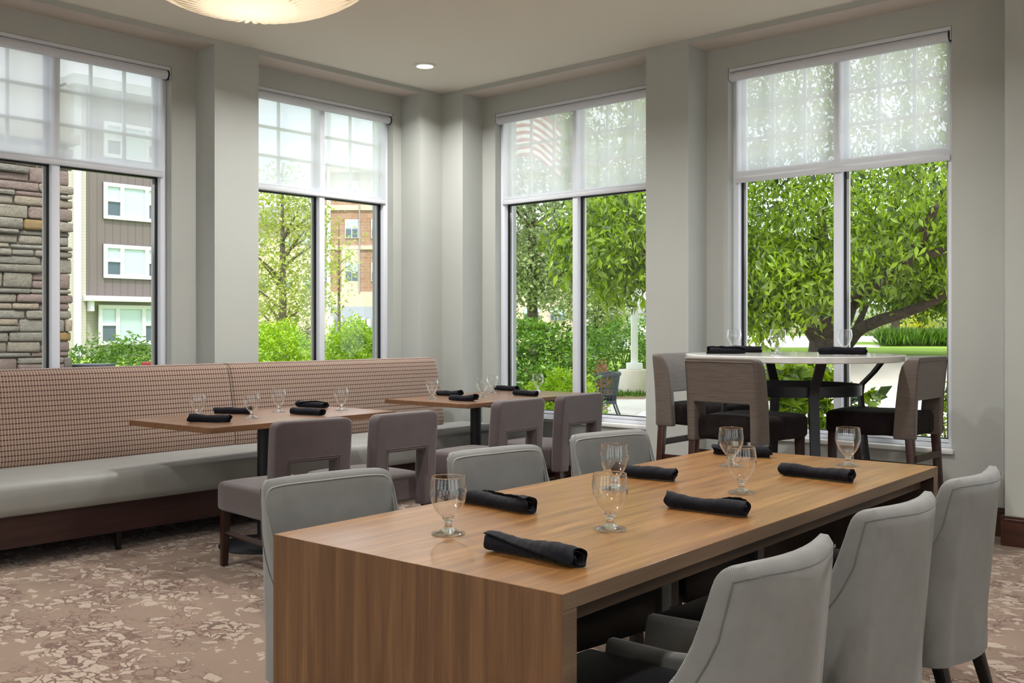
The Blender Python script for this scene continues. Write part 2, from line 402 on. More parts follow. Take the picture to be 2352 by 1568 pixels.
bm = B(); holed(bm, SW, -.55, XE+.2, lambda q, a, b, z0, z1: box(q, a, b, YS-.2, YS, z0, z1)); obj('wall_front', bm, M['wall'], smooth=0, kind='structure')
for k, (a, b) in enumerate(EW+SW):  # frames and light-softening shades of the added windows
    E_ = k < 3; wn = empty('window_%d' % (5+k), kind='structure')
    def q_(bm, u0, u1, d0, d1, z0, z1): box(bm, XE+d0, XE+d1, u0, u1, z0, z1) if E_ else box(bm, u0, u1, YS-d1, YS-d0, z0, z1)
    t = B(); m_ = (a+b)/2
    for u0, u1, z0, z1 in ((a, a+.05, SILL, HEAD), (b-.05, b, SILL, HEAD), (m_-.03, m_+.03, SILL, HEAD), (a+.05, b-.05, SILL, SILL+.05), (a+.05, b-.05, HEAD-.05, HEAD)): q_(t, u0, u1, .08, .14, z0, z1)
    obj('window_frame', t, M['white_frame'], wn, smooth=0, kind='structure')
    t = B(); q_(t, a+.02, b-.02, .05, .052, SILL+.02, HEAD-.03); obj('window_shade', t, M['shade'], wn, smooth=0, kind='structure')
bm = B(); box(bm, -.55, XE+.2, YS-.2, .55, -.08, 0); obj('floor', bm, M['carpet'], smooth=0, kind='structure')
bm = B(); box(bm, -.55, XE+.2, YS-.2, .55, CEIL, CEIL+.2); obj('ceiling', bm, M['ceiling'], smooth=0, kind='structure')
# recess soffits carry the ceiling colour
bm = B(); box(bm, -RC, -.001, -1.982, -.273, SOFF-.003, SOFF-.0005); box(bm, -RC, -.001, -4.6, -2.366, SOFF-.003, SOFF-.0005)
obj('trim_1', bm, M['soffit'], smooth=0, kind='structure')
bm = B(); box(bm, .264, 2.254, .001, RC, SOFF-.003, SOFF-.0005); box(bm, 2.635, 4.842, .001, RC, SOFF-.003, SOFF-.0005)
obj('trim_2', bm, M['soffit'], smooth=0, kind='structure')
def baseb(bm, x0, x1, y, d=-1):
    box(bm, x0, x1, y-.018, y, 0, .15); box(bm, x0, x1, y-.026, y, .15, .166, .004); box(bm, x0, x1, y-.014, y, .166, .18, .003)
bm = B()
baseb(bm, 4.842, XE, 0); baseb(bm, 2.635, 4.842, RC); baseb(bm, 2.254, 2.635, 0); baseb(bm, .264, 2.254, RC)
box(bm, 4.824, 4.842, -.02, RC, 0, .178); box(bm, 2.254-.001, 2.272, -.0, RC, 0, .178)
obj('baseboard_back', bm, M['base'], smooth=0, kind='structure')

# ------------------------------------------------------------------ windows and shades
def window(k, wall, a, b, mu, cols):
    """wall 'A': plane X = -d, spans Y; wall 'B': plane Y = d, spans X.  local u along the wall, d outward."""
    if wall == 'B': T = Matrix.Identity(4)
    else: T = Matrix(((0, -1, 0, 0), (1, 0, 0, 0), (0, 0, 1, 0), (0, 0, 0, 1)))    # (u, d, z) -> X = -d, Y = u
    def bb(bm, *q, **kw): box(bm, *q, mat=T, **kw)
    f = B(); y0, y1 = .337, .44; fw = .046
    bb(f, a, a+fw, y0, y1, SILL, HEAD, bev=.002); bb(f, b-fw, b, y0, y1, SILL, HEAD, bev=.002)
    bb(f, mu-.028, mu+.028, y0, y1, SILL, HEAD, bev=.002)
    bb(f, a, b, y0+.001, y1, HEAD-.05, HEAD, bev=.002); bb(f, a, b, y0+.001, y1, TRAN-.012, TRAN+.045, bev=.002)
    bb(f, a, b, y0-.004, y1, SILL, SILL+.028, bev=.002); bb(f, a, b, y0+.010, y1, SILL+.028, SILL+.052, bev=.002); bb(f, a, b, y0+.002, y0+.012, SILL+.034, SILL+.040)
    w_ = empty('window_%d' % k, (0, 0, 0), kind='structure')
    obj('window_frame', f, M['white_frame'], w_, kind='structure')
    g = B()
    for p, q in ((a+fw, mu-.028), (mu+.028, b-fw)):
        for z0, z1 in ((SILL+.052, TRAN-.012), (TRAN+.045, HEAD-.05)):
            t_ = .011
            bb(g, p, p+t_, GL-.012, GL+.03, z0, z1); bb(g, q-t_, q, GL-.012, GL+.03, z0, z1)
            bb(g, p, q, GL-.012, GL+.03, z0, z0+.006); bb(g, p, q, GL-.012, GL+.03, z1-t_, z1)
    obj('window_gasket', g, M['gasket'], w_, smooth=0, kind='structure')
    mtn = B()
    for p, q in ((a+fw, mu-.028), (mu+.028, b-fw)):
        z0, z1 = TRAN+.045, HEAD-.05
        for i in range(1, cols): u = p+(q-p)*i/cols; bb(mtn, u-.011, u+.011, GL+.004, GL+.022, z0, z1)
        for i in range(1, 3): z = z0+(z1-z0)*i/3; bb(mtn, p, q, GL+.004, GL+.022, z-.011, z+.011)
        for u0, u1 in ((p+.011, p+.03), (q-.03, q-.011)): bb(mtn, u0, u1, GL+.006, GL+.026, SILL+.052, HEAD-.05)
    obj('window_muntins', mtn, M['sillwhite'], w_, smooth=0, kind='structure')
    pn = B()
    for p, q in ((a+fw, mu-.028), (mu+.028, b-fw)):
        for z0, z1 in ((SILL+.05, TRAN-.01), (TRAN+.043, HEAD-.048)):
            T2 = [T @ Vector(c) for c in ((p, GL, z0), (q, GL, z0), (q, GL, z1), (p, GL, z1))]
            pn.faces.new([pn.verts.new(c) for c in T2])
    obj('window_pane', pn, M['pane'], w_, smooth=0, kind='structure')
    s = B(); bb(s, a-.015, b+.015, RC-.022, RC+.001, SILL-.03, SILL, bev=.004); bb(s, a, b, RC, y1, SILL-.03, SILL-.001)
    obj('window_sill', s, M['sillwhite'], w_, kind='structure')
    return T
LAB = {1: 'white sheer roller shade on the window that looks at the stone pier',
       2: 'white sheer roller shade on the window showing the small spring tree and brick block',
       3: 'white sheer roller shade on the window with the striped flag behind it',
       4: 'white sheer roller shade on the window in front of the big spreading tree'}
def shade(k, T, a, b, zb):
    def bb(bm, *q, **kw): box(bm, *q, mat=T, **kw)
    r = empty('roller_shade', T @ Vector(((a+b)/2, .29, HEAD-.01)), label=LAB[k], cat='roller shade', group='roller shades on the windows')
    off = Matrix.Translation(-r.location)
    def place(bm): bmesh.ops.transform(bm, matrix=off, verts=bm.verts)
    t = B(); zc = 3.203; R = .034; yc = .297
    tube(t, [T @ Vector((a+.022, yc, zc)), T @ Vector((b-.022, yc, zc))], R, 24)
    place(t); obj('roller_tube', t, M['roller'], r)
    t = B(); x0, x1 = a+.03, b-.03; yf = yc+.030
    n = 12
    for i in range(n):
        u0, u1 = x0+(x1-x0)*i/n, x0+(x1-x0)*(i+1)/n
        t.faces.new([t.verts.new(T @ Vector(c)) for c in ((u0, yf, zb+.03), (u1, yf, zb+.03), (u1, yf, zc), (u0, yf, zc))])
    place(t); obj('shade_fabric', t, M['shade'], r, smooth=40)
    t = B(); bb(t, x0, x1, yf-.006, yf+.004, zb, zb+.036, bev=.003); place(t); obj('hem_bar', t, M['roller'], r)
    t = B(); bb(t, a+.004, b-.004, RC+.045, RC+.075, HEAD-.05, HEAD-.001, bev=.002); bb(t, a+.004, b-.004, RC+.004, RC+.075, HEAD-.027, HEAD-.001, bev=.002); place(t); obj('top_rail', t, M['roller'], r)
    for e, sg in ((a, 1), (b, -1)):
        t = B(); u0, u1 = sorted((e+sg*.004, e+sg*.012)); bb(t, u0, u1, yc-.035, yc+.03, zc-.03, HEAD-.01, bev=.002)
        place(t); obj('bracket', t, M['roller'], r)
        t = B(); tube(t, [T @ Vector((e+sg*.012, yc, zc)), T @ Vector((e+sg*.024, yc, zc))], .038, 24); place(t); obj('end_cap', t, M['gasket'] if sg < 0 else M['roller'], r)
for k, wl, (a, b, mu), cols, zb in ((1, 'A', W1, 3, 2.436), (2, 'A', W2, 2, 2.44), (3, 'B', W3, 3, 2.436), (4, 'B', W4, 3, 2.40)):
    T = window(k, wl, a, b, mu, cols); shade(k, T, a, b, zb)

# ------------------------------------------------------------------ ceiling lights
def downlight(x, y, label, real=True):
    r = empty('downlight', (x, y, CEIL), label=label, cat='ceiling light', group='recessed ceiling lights')
    t = B(); lathe(t, [(.094, 0), (.094, -.010), (.070, -.012), (.062, .0), (.062, .0)], 40); obj('trim_ring', t, M['trimring'], r)
    t = B(); lathe(t, [(0, -.003), (.062, -.003)], 40); obj('lens', t, M['lens'], r)
    l = bpy.data.lights.new('downlight_lamp', 'AREA'); l.shape = 'DISK'; l.size = .12; l.energy = LAMP_W; l.color = (1, .985, .965); l.spread = math.radians(150)
    lo = bpy.data.objects.new('downlight_lamp', l); COL.objects.link(lo); lo.parent = r; lo.location = (0, 0, -.02)
downlight(.617, -.798, 'round white recessed ceiling light near the room corner')
downlight(1.282, -2.37, 'round white recessed ceiling light partly hidden by the pleated pendant lamp')
for x, y, n in ((3.8, -1.6, 'over the round bar table'), (3.4, -3.6, 'over the first purple chairs'), (2.0, -5.6, 'over the bench at the far end'), (5.9, -3.4, 'over the long table'),
             (6.2, -7.2, 'near the camera'), (3.2, -7.6, 'behind the bench end'), (8.8, -3.2, 'beside the east wall'), (9.2, -7.0, 'in the south east of the room'), (5.2, -10.2, 'in the south of the room'), (1.6, -10.0, 'in the south west of the room')):
    downlight(x, y, 'added unseen recessed ceiling light %s' % n)  # out of view, added to brighten the room
def pendant(x, y, label, seen=True):
    r = empty('pendant_lamp', (x, y, 2.62), label=label, cat='pendant lamp', group='pleated pendant lamps')
    a, c = .56, .29; N = 44
    t = B(); prof = [(0, 0)]
    for i in range(1, 26):
        th = i/25*PI*.92; prof.append((a*math.sin(th), c*(1-math.cos(th))))
    lathe(t, prof, N*6, rfn=lambda r_, z, k: r_*(1+.022*abs(math.sin(k/6*PI))))
    for v in t.verts:
        rr = math.hypot(v.co.x, v.co.y)
        if v.co.z < c: v.co.z += .012*(1-abs(math.sin(math.atan2(v.co.y, v.co.x)*N/2)))*min(1, rr/.3)
    obj('lamp_shade', t, M['lampcloth'], r)
    t = B()
    for k in range(N):
        an = 2*PI*k/N; pts = []
        for i in range(3, 25, 2):
            th = i/25*PI*.92; q = a*math.sin(th)-.002; pts.append((q*math.cos(an+.05*math.sin(i)), q*math.sin(an+.05*math.sin(i)), c*(1-math.cos(th))+.012))
        tube(t, pts, .0035, 4)
    obj('shade_rib', t, M['lamprib'], r)
    t = B(); tube(t, [(0, 0, .5), (0, 0, CEIL-2.62)], .004, 6); obj('cord', t, M['trimring'], r)
    t = B(); lathe(t, [(0, CEIL-2.62), (.06, CEIL-2.62), (.06, CEIL-2.65), (0, CEIL-2.66)], 24); obj('canopy', t, M['trimring'], r)
    l = bpy.data.lights.new('pendant_bulb', 'POINT'); l.energy = PEND_W if not seen else 6.5; l.shadow_soft_size = .09; l.color = (1, .96, .90)
    lo = bpy.data.objects.new('pendant_bulb', l); COL.objects.link(lo); lo.parent = r; lo.location = (0, 0, .27)
px_, py_ = at(578, 4.2)
pendant(px_, py_, 'large pleated cream fabric pendant lamp cut off by the top of the picture')
pendant(7.6, -9.6, 'added unseen pleated pendant lamp in the south of the room', False)  # unseen pendants below are added to light walls and ceiling
pendant(9.0, -4.8, 'added unseen pleated pendant lamp beside the east wall', False)
pendant(3.2, -9.2, 'added unseen pleated pendant lamp beyond the bench', False)

# ================================================================== furniture
# ---- communal table
TA = math.radians(2.332)
tb = empty('communal_table', (4.433, -4.922, 0), TA, 'long walnut communal table with waterfall ends in the foreground', 'table')
TWd, TL, TH = .9458, 2.468, .76
t = B(); box(t, 0, TWd, .0016, TL-.0016, TH-.036, TH, .0010, 1)
for f in t.faces:
    n = f.normal if f.normal.length else Vector((0, 0, 1))
t.normal_update()
for f in t.faces:
    if abs(f.normal.z) < .5: f.material_index = 2 if abs(f.normal.y) > .5 else 1
obj('tabletop', t, [M['wtop'], M['wedge'], M['wend']], tb)
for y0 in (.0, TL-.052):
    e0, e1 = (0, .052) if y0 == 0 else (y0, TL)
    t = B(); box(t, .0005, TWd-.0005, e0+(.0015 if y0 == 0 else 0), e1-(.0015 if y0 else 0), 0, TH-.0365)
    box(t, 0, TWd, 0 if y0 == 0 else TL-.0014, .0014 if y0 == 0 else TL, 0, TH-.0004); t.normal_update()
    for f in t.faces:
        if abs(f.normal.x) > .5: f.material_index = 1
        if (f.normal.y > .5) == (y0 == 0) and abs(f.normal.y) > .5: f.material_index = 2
    obj('end_panel', t, [M['wend'], M['wedge'], M['shadein']], tb)
t = B(); box(t, .05, .07, .052, TL-.052, TH-.085, TH-.0365); box(t, TWd-.075, TWd-.05, .052, TL-.052, TH-.085, TH-.0365); obj('apron', t, M['esp2'], tb)

# ---- grey upholstered dining chair
def grey_chair(label):
    r = empty('dining_chair', label=label, cat='chair', group='grey tweed chairs around the communal table')
    hw, rc, xr = .236, .07, -.262
    def plan(s, z):                       # s signed arc length from the middle of the back -> (x, y, outward normal)
        sg = 1 if s >= 0 else -1; s = abs(s); L0 = hw-rc
        lean = -.045*max(0, (z-.42))/.45; tap = 1-.04*max(0, (z-.42))/.45
        if s < L0: q = s/L0; x = .032*q*q; y = s; nx, ny = -1, .15*q
        elif s < L0+rc*PI/2:
            a = (s-L0)/rc; x = .032+rc*(1-math.cos(a)); y = L0+rc*math.sin(a); nx, ny = -math.cos(a), math.sin(a)
        else:
            x = .032+rc+(s-L0-rc*PI/2); y = hw+.07*(s-L0-rc*PI/2); nx, ny = 0, 1
        ln = math.hypot(nx, ny); return xr+lean+x, sg*y*tap, nx/ln, sg*ny/ln
    s1 = (hw-rc)+rc*PI/2
    def top(s):
        s = abs(s)
        pts = [(0, .862), (s1*.55, .864), (s1*.76, .863), (s1*.86, .856), (s1*.93, .842), (s1*.98, .822), (s1+.004, .786), (s1+.022, .71), (s1+.06, .63), (s1+.12, .565), (s1+.22, .52), (s1+.34, .506), (s1+.56, .50)]
        for (a, ha), (b, hb) in zip(pts, pts[1:]):
            if s <= b: q = (s-a)/(b-a); return ha+(hb-ha)*q
        return .50
    def bot(s):
        s = abs(s); return .300-.012*max(0, min(1, (s-s1)/.3))
    smax = s1+.53; ss = sorted(set([-smax, smax]+[x*sg for sg in (-1, 1) for x in (0, .05, .09, .12, .15, .166, .178, .19, .20, .21, .22, .23, .24, .25, .26, .27, .28, .29, .30, .315, .33, .35, .37, .395, .42, .45, .48, .515, .55, .62, .69, .745)])); ss = [s for s in ss if abs(s) <= smax]
    NV = 12; th = .046; t = B()
    def fsurf(s, v, off):
        z = bot(s)+(top(s)-bot(s))*v; x, y, nx, ny = plan(s, z); return Vector((x-nx*off, y-ny*off, z))
    NV += 0; n = len(ss)
    out = [[t.verts.new(fsurf(s, j/(NV-1), 0)) for j in range(NV)] for s in ss]
    def isurf(s, v):
        z = bot(s)+(top(s)-bot(s))*v; x, y, nx, ny = plan(s, z); x1 = plan(s1, z)[0]; sa = abs(s)
        if sa <= s1: return Vector((x1-.036*(1-(y/hw)**2), y*(1-.014*(sa/s1)), z))
        return Vector((x+.0, y-math.copysign(.004+(th-.01)*min(1, (sa-s1)/.07), y), z))
    inn = [[t.verts.new(isurf(s, j/(NV-1))) for j in range(NV)] for s in ss]
    m1, m2 = [], []
    for i in range(n):
        a_, b_ = out[i][NV-1].co.copy(), inn[i][NV-1].co.copy(); g_ = min(1, (b_-a_).length/.03)
        m1.append(t.verts.new(a_.lerp(b_, .22)+Vector((0, 0, .0)))); m2.append(t.verts.new(a_.lerp(b_, .72)))
        out[i][NV-1].co.z -= .015*g_; inn[i][NV-1].co.z -= .012*g_
        m1[i].co.z -= .002*g_; m2[i].co.z -= .001*g_
    for i in range(n-1):
        for p_, q_ in ((m1, [r0[NV-1] for r0 in out]), (m2, m1), ([r0[NV-1] for r0 in inn], m2)):
            t.faces.new((q_[i], p_[i], p_[i+1], q_[i+1]))
        for j in range(NV-1):
            t.faces.new((out[i][j], out[i][j+1], out[i+1][j+1], out[i+1][j])); t.faces.new((inn[i][j], inn[i+1][j], inn[i+1][j+1], inn[i][j+1]))
        t.faces.new((out[i][0], out[i+1][0], inn[i+1][0], inn[i][0]))
    for i in (0, n-1):
        for j in range(NV-1):
            q = (out[i][j], inn[i][j], inn[i][j+1], out[i][j+1]); t.faces.new(q if i == 0 else q[::-1])
        t.faces.new((out[i][NV-1], inn[i][NV-1], m2[i], m1[i]))
    bmesh.ops.recalc_face_normals(t, faces=t.faces)
    for _ in range(3): bmesh.ops.smooth_vert(t, verts=[v for v in t.verts if v.co.z > .60], factor=.4, use_axis_x=True, use_axis_y=True, use_axis_z=True)
    edges = [e for e in t.edges if len(e.link_faces) == 2 and e.calc_face_angle(0) > math.radians(55)]
    bmesh.ops.bevel(t, geom=edges, offset=.006, segments=2, profile=.5, affect='EDGES', clamp_overlap=True)
    obj('shell', t, M['greyfab'], r, smooth=70)
    t = B(); sp = list(np.linspace(-s1*.74, s1*.74, 30)); so_ = .045
    pts = [fsurf(-(q-so_), 1-.03-.0*q, -.0006) for q in np.linspace(s1+.42, s1+.0, 26)]+[fsurf(q, .955, -.0006) for q in sp]+[fsurf(q-so_, .97, -.0006) for q in np.linspace(s1+.0, s1+.42, 26)]
    fix = []
    for q, p in zip([-(v-so_) for v in np.linspace(s1+.42, s1+.0, 26)]+sp+[v-so_ for v in np.linspace(s1+.0, s1+.42, 26)], pts):
        ed = top(abs(q)+so_) if abs(q) > s1-.03 else top(q)-.026
        zz = min(ed-.012, p.z) if abs(q) > s1-.03 else ed; x_, y_, nx, ny = plan(q, zz); fix.append((x_+nx*.0014, y_+ny*.0014, zz))
    tube(t, fix, .0016, 5); obj('seam', t, M['seam'], r)
    t = B(); pts = [isurf(s, 1)*.35+fsurf(s, 1, 0)*.65+Vector((0, 0, -.001)) for s in np.linspace(-s1-.10, s1+.10, 60)]
    pts = [isurf(s, 1)+Vector((.000, 0, -.024-.012*math.exp(-((abs(s)-s1)/.05)**2))) for s in np.linspace(-s1-.12, s1+.12, 70)]
    tube(t, pts, .0026, 6); obj('piping', t, M['pipe'], r)
    # seat: cushion over a box
    t = B(); box(t, -.205, .375, -.20, .20, .285, .425, .012, 2); obj('seat_frame', t, M['greyseat'], r)
    t = B(); cs = B(); box(cs, -.21, .40, -.208, .208, .418, .482, .024, 4)
    def puff(c): 
        q = (1-min(1, abs(c.y)/.2)**3)*(1-min(1, abs(c.x-.09)/.32)**3); return Vector((c.x, c.y, c.z+(.012*q if c.z > .46 else 0)))
    bmesh.ops.subdivide_edges(cs, edges=[e for e in cs.edges if e.calc_length() > .2], cuts=6, use_grid_fill=True)
    merge(t, cs, puff); obj('seat', t, M['greyseat'], r, smooth=60)
    for sx, sy, px, py in ((.30, -.175, .32, -.185), (.30, .175, .32, .185), (-.185, -.165, -.27, -.185), (-.185, .165, -.27, .185)):
        t = B(); frus(t, (px, py, 0), (sx, sy, .31), .013, .02, bev=.003); obj('leg', t, M['darkleg'], r)
    return r
GC = [(5.79, -4.60, 181, 'grey tweed chair on the right of the communal table, nearest of its three'),
      (5.745, -3.87, 179, 'grey tweed chair on the right of the communal table, middle of its three'),
      (5.725, -3.21, 181, 'grey tweed chair on the right of the communal table, farthest and nearest the baseboard'),
      (4.125, -4.56, -6, 'grey tweed chair on the left of the communal table, by its near corner'),
      (4.065, -3.745, -6, 'grey tweed chair on the left of the communal table, middle of its three'),
      (4.03, -2.985, -9, 'grey tweed chair on the left of the communal table, farthest of its three')]
gc0 = grey_chair(GC[0][3])
for i, (x, y, a, lb) in enumerate(GC):
    o = gc0 if i == 0 else copy_tree(gc0)
    a = math.radians(a); o.location = (x+.307*math.cos(a), y+.307*math.sin(a), 0); o.rotation_euler = (0, 0, a); o['label'] = lb

# ---- open-back chair (dining height and bar height share the form)
def back_panel(zb, zt, zo, hw, post, thick, lean, rcorner, bev, taper=None):
    """an inverted U: top panel over two posts, opening from the seat to zo"""
    t = B(); poly = []
    def arc(cy_, cz, r, a0, a1, n=5): return [(cy_+r*math.cos(a0+(a1-a0)*i/n), cz+r*math.sin(a0+(a1-a0)*i/n)) for i in range(n+1)]
    poly += [(-hw, zb)] + [(hw-post, zb)][:0]
    pts = [(-hw, zb), (-hw+post, zb), (-hw+post, zo), (hw-post, zo), (hw-post, zb), (hw, zb)]
    pts += arc(hw-rcorner, zt-rcorner, rcorner, 0, PI/2) + arc(-hw+rcorner, zt-rcorner, rcorner, PI/2, PI)
    # build as strips so that the bevel stays clean
    vs = [t.verts.new((0, y, z)) for y, z in pts]
    f = t.faces.new(vs)
    r = bmesh.ops.extrude_face_region(t, geom=[f]); nv = [v for v in r['geom'] if isinstance(v, bmesh.types.BMVert)]
    for v in nv: v.co.x += thick
    bmesh.ops.recalc_face_normals(t, faces=t.faces)
    ed = [e for e in t.edges if len(e.link_faces) == 2 and e.calc_face_angle(0) > math.radians(50)]
    bmesh.ops.bevel(t, geom=ed, offset=bev, segments=4, profile=.5, affect='EDGES')
    bmesh.ops.triangulate(t, faces=[f for f in t.faces if len(f.verts) > 4])
    for k in range(1, 9):
        z = zb+(zt-zb)*k/9
        bmesh.ops.bisect_plane(t, geom=list(t.verts)+list(t.edges)+list(t.faces), plane_co=(0, 0, z), plane_no=(0, 0, 1))
    for v in t.verts:
        q = (v.co.z-zb)/(zt-zb); fr = v.co.x/thick
        if taper: v.co.x = fr*taper(q)
        v.co.x -= lean*q*q
    return t
def cutout_chair(label):
    r = empty('open_back_chair', label=label, cat='chair', group='mauve open-back chairs at the bench tables')
    t = back_panel(.29, .83, .612, .235, .098, .085, .03, .045, .016)
    bmesh.ops.translate(t, verts=t.verts, vec=(-.30, 0, 0)); obj('backrest', t, M['mauve'], r, smooth=50)
    t = B()
    for k in (0, 1):
        o_ = .010+.012*k; z1 = .612+.012+.010*k; y1 = .135+o_
        tube(t, [(-.302-.018*.35, -y1, .48), (-.302-.03*.34, -y1, z1), (-.302-.03*.34, y1, z1), (-.302-.018*.35, y1, .48)], .0028, 6)
    obj('welt_piping', t, M['mauve'], r)
    t = B(); cs = B(); box(cs, -.226, .325, -.228, .228, .305, .462, .03, 4)
    bmesh.ops.subdivide_edges(cs, edges=[e for e in cs.edges if e.calc_length() > .2], cuts=6, use_grid_fill=True)
    merge(t, cs, lambda c: Vector((c.x, c.y*(1+.02*c.x/.26), c.z+(.016*(1-min(1, abs(c.y)/.24)**3)*(1-min(1, abs(c.x-.05)/.30)**3) if c.z > .42 else 0))))
    obj('seat', t, M['mauve'], r, smooth=60)
    for sy in (-1, 1):
        t = B(); frus(t, (.295, sy*.20, 0), (.288, sy*.195, .31), .0165, .023, bev=.002); obj('leg', t, M['esp'], r)
        t = B(); frus(t, (-.30, sy*.20, 0), (-.255, sy*.195, .31), .0165, .023, bev=.002); obj('leg', t, M['esp'], r)
        t = B(); tube(t, [(.285, sy*.198, .185), (-.27, sy*.198, .185)], .0165, 4); obj('stretcher', t, M['esp'], r)
    t = B(); box(t, -.03, -.005, -.195, .195, .172, .197, .002, 1); obj('cross_stretcher', t, M['esp'], r)
    return r
CC = [(2.43, -3.28, 175, .98, 'mauve open-back chair at the first bench table, seat and front leg in full view'),
      (2.46, -2.66, 181, 1.0, 'mauve open-back chair at the first bench table, farther from the picture edge'),
      (2.25, -1.45, 184, 1.07, 'mauve open-back chair at the corner bench table, closer to the first table'),
      (2.22, -.75, 184, 1.12, 'mauve open-back chair at the corner bench table, next to the wall under the window')]
c0 = cutout_chair(CC[0][4])
for i, (x, y, a, sc, lb) in enumerate(CC):
    o = c0 if i == 0 else copy_tree(c0)
    a = math.radians(a); o.location = (x+.31*math.cos(a), y+.31*math.sin(a), 0); o.rotation_euler = (0, 0, a); o.scale = (1, sc, 1); o['label'] = lb

def bar_stool(label):
    r = empty('bar_stool', label=label, cat='bar stool', group='brown bar stools around the round bar table')
    t = back_panel(.662, 1.136, .886, .235, .052, .12, .03, .022, .010, taper=lambda q: .125-.022*q-.045*max(0, (q-.82)/.18)**2)
    bmesh.ops.translate(t, verts=t.verts, vec=(-.29, 0, 0)); obj('backrest', t, M['taupe'], r, smooth=50)
    t = B()
    tube(t, [(-.291-.03*q*q, sy*.226, .67+.46*q) for sy in (-1,) for q in np.linspace(0, .97, 8)]+[(-.291-.03*q*q, .226, .67+.46*q) for q in np.linspace(.97, 0, 8)], .003, 6)
    obj('welt_piping', t, M['taupe'], r)
    t = B(); cs = B(); box(cs, -.26, .25, -.19, .19, .672, .80, .028, 4)
    bmesh.ops.subdivide_edges(cs, edges=[e for e in cs.edges if e.calc_length() > .2], cuts=6, use_grid_fill=True)
    def pf(c):
        wd = 1+.22*min(1, max(0, (c.x+.14)/.08)); return Vector((c.x, c.y*wd, c.z+(.014*(1-min(1, abs(c.y)/.22)**3) if c.z > .77 else 0)+.002*math.sin(c.y*140+c.x*30)))
    merge(t, cs, pf); obj('seat', t, M['velvet'], r, smooth=60)
    for sy in (-1, 1):
        t = B(); frus(t, (.225, sy*.20, 0), (.215, sy*.19, .69), .017, .022, bev=.002); obj('leg', t, M['esp'], r)
        t = B(); frus(t, (-.30, sy*.212, 0), (-.255, sy*.208, .672), .017, .022, bev=.002); obj('leg', t, M['espx'], r)
        t = B(); box(t, -.26, .21, sy*.202-.009, sy*.202+.009, .44, .475); obj('stretcher', t, M['espx'], r)
    t = B(); box(t, -.29, -.27, -.20, .20, .53, .57); obj('back_rail', t, M['espx'], r)
    t = B(); box(t, .21, .232, -.195, .195, .25, .285); obj('footrest', t, M['esp'], r)
    return r
ST = [(3.23, -.66, 2, 'brown bar stool left of the round bar table, its back half hidden behind another stool'),
      (3.82, -1.235, 85.5, 'brown bar stool seen from behind in front of the round bar table'),
      (4.26, -.44, 180, 'brown bar stool seen from the side, right of the round bar table')]
s0 = bar_stool(ST[0][3])
for i, (x, y, a, lb) in enumerate(ST):
    o = s0 if i == 0 else copy_tree(s0)
    o.location = (x, y, 0); o.rotation_euler = (0, 0, math.radians(a)); o['label'] = lb

# ---- round bar table
rt = empty('round_bar_table', (3.815, -.692, 0), 0, 'round white-topped bar table with a black ring base by the window', 'table')
RH = 1.1435; RR = .655
t = B(); lathe(t, [(0, RH-.038), (RR-.004, RH-.038), (RR, RH-.034), (RR, RH-.004), (RR-.004, RH), (0, RH)], 96); obj('tabletop', t, M['stone_top'], rt)
t = B(); lathe(t, [(.405, .90), (.405, .962), (.393, .962), (.393, .90)], 96, closed=True); obj('ring_shelf', t, M['blackm'], rt)
dirc = math.atan2(CAM.y+.692, CAM.x-3.815)
for k in range(4):
    an = dirc+math.radians(16)+k*PI/2
    t = B(); pr = [(.56, RH-.038), (.50, 1.03), (.425, .955), (.418, .90), (.45, .55), (.53, 0)]
    vsr = []
    c_, s_ = math.cos(an), math.sin(an)
    for q, z in pr:
        vsr.append([t.verts.new((c_*(q+a)-s_*b, s_*(q+a)+c_*b, z)) for a, b in ((-.011, -.028), (.011, -.028), (.011, .028), (-.011, .028))])
    for i in range(len(vsr)-1):
        for j in range(4): t.faces.new((vsr[i][j], vsr[i][(j+1) % 4], vsr[i+1][(j+1) % 4], vsr[i+1][j]))
    t.faces.new(vsr[0]); t.faces.new(vsr[-1][::-1]); bmesh.ops.recalc_face_normals(t, faces=t.faces)
    obj('leg', t, M['blackm'], rt)

# ---- bench tables
def bench_table(x, y, a, wx, ly, label, cols, bx=None):
    r = empty('bench_table', (x, y, 0), math.radians(a), label, 'table', 'walnut tables along the bench')
    t = B(); box(t, 0, wx, 0, ly, .727, .76, .0015, 1); t.normal_update()
    for f in t.faces:
        if abs(f.normal.z) < .5: f.material_index = 1
    obj('tabletop', t, [M['ttop'], M['tedge']], r)
    for cx, cy_ in cols:
        t = B(); tube(t, [(cx, cy_, .03), (cx, cy_, .71)], .042, 28); obj('column', t, M['black'], r)
        t = B(); lathe(t, [(0, 0), (.262, 0), (.268, .006), (.255, .018), (.16, .030), (.06, .040), (.05, .05), (0, .05)], 56, (cx, cy_, 0)); obj('base_disc', t, M['black'], r)
        t = B(); box(t, cx-.2, cx+.2, cy_-.02, cy_+.02, .705, .7265); box(t, cx-.02, cx+.02, cy_-.2, cy_+.2, .705, .7265); obj('top_plate', t, M['black'], r)
    return r
# corners measured on the tops; local x away from the bench, local y along it
bench_table(.999, -3.553, 4.2, .80, 1.435, 'walnut bench table closest to the left edge, on one black column', [(.56, .55)])
bench_table(.781, -1.372, 3.2, .842, .80, 'walnut bench table in front of the checked bench end, left half of the joined pair', [(.56, .42)])
bench_table(.735, -.570, 3.2, .842, .78, 'walnut bench table touching the wall under the window, right half of the joined pair', [(.56, .40)])

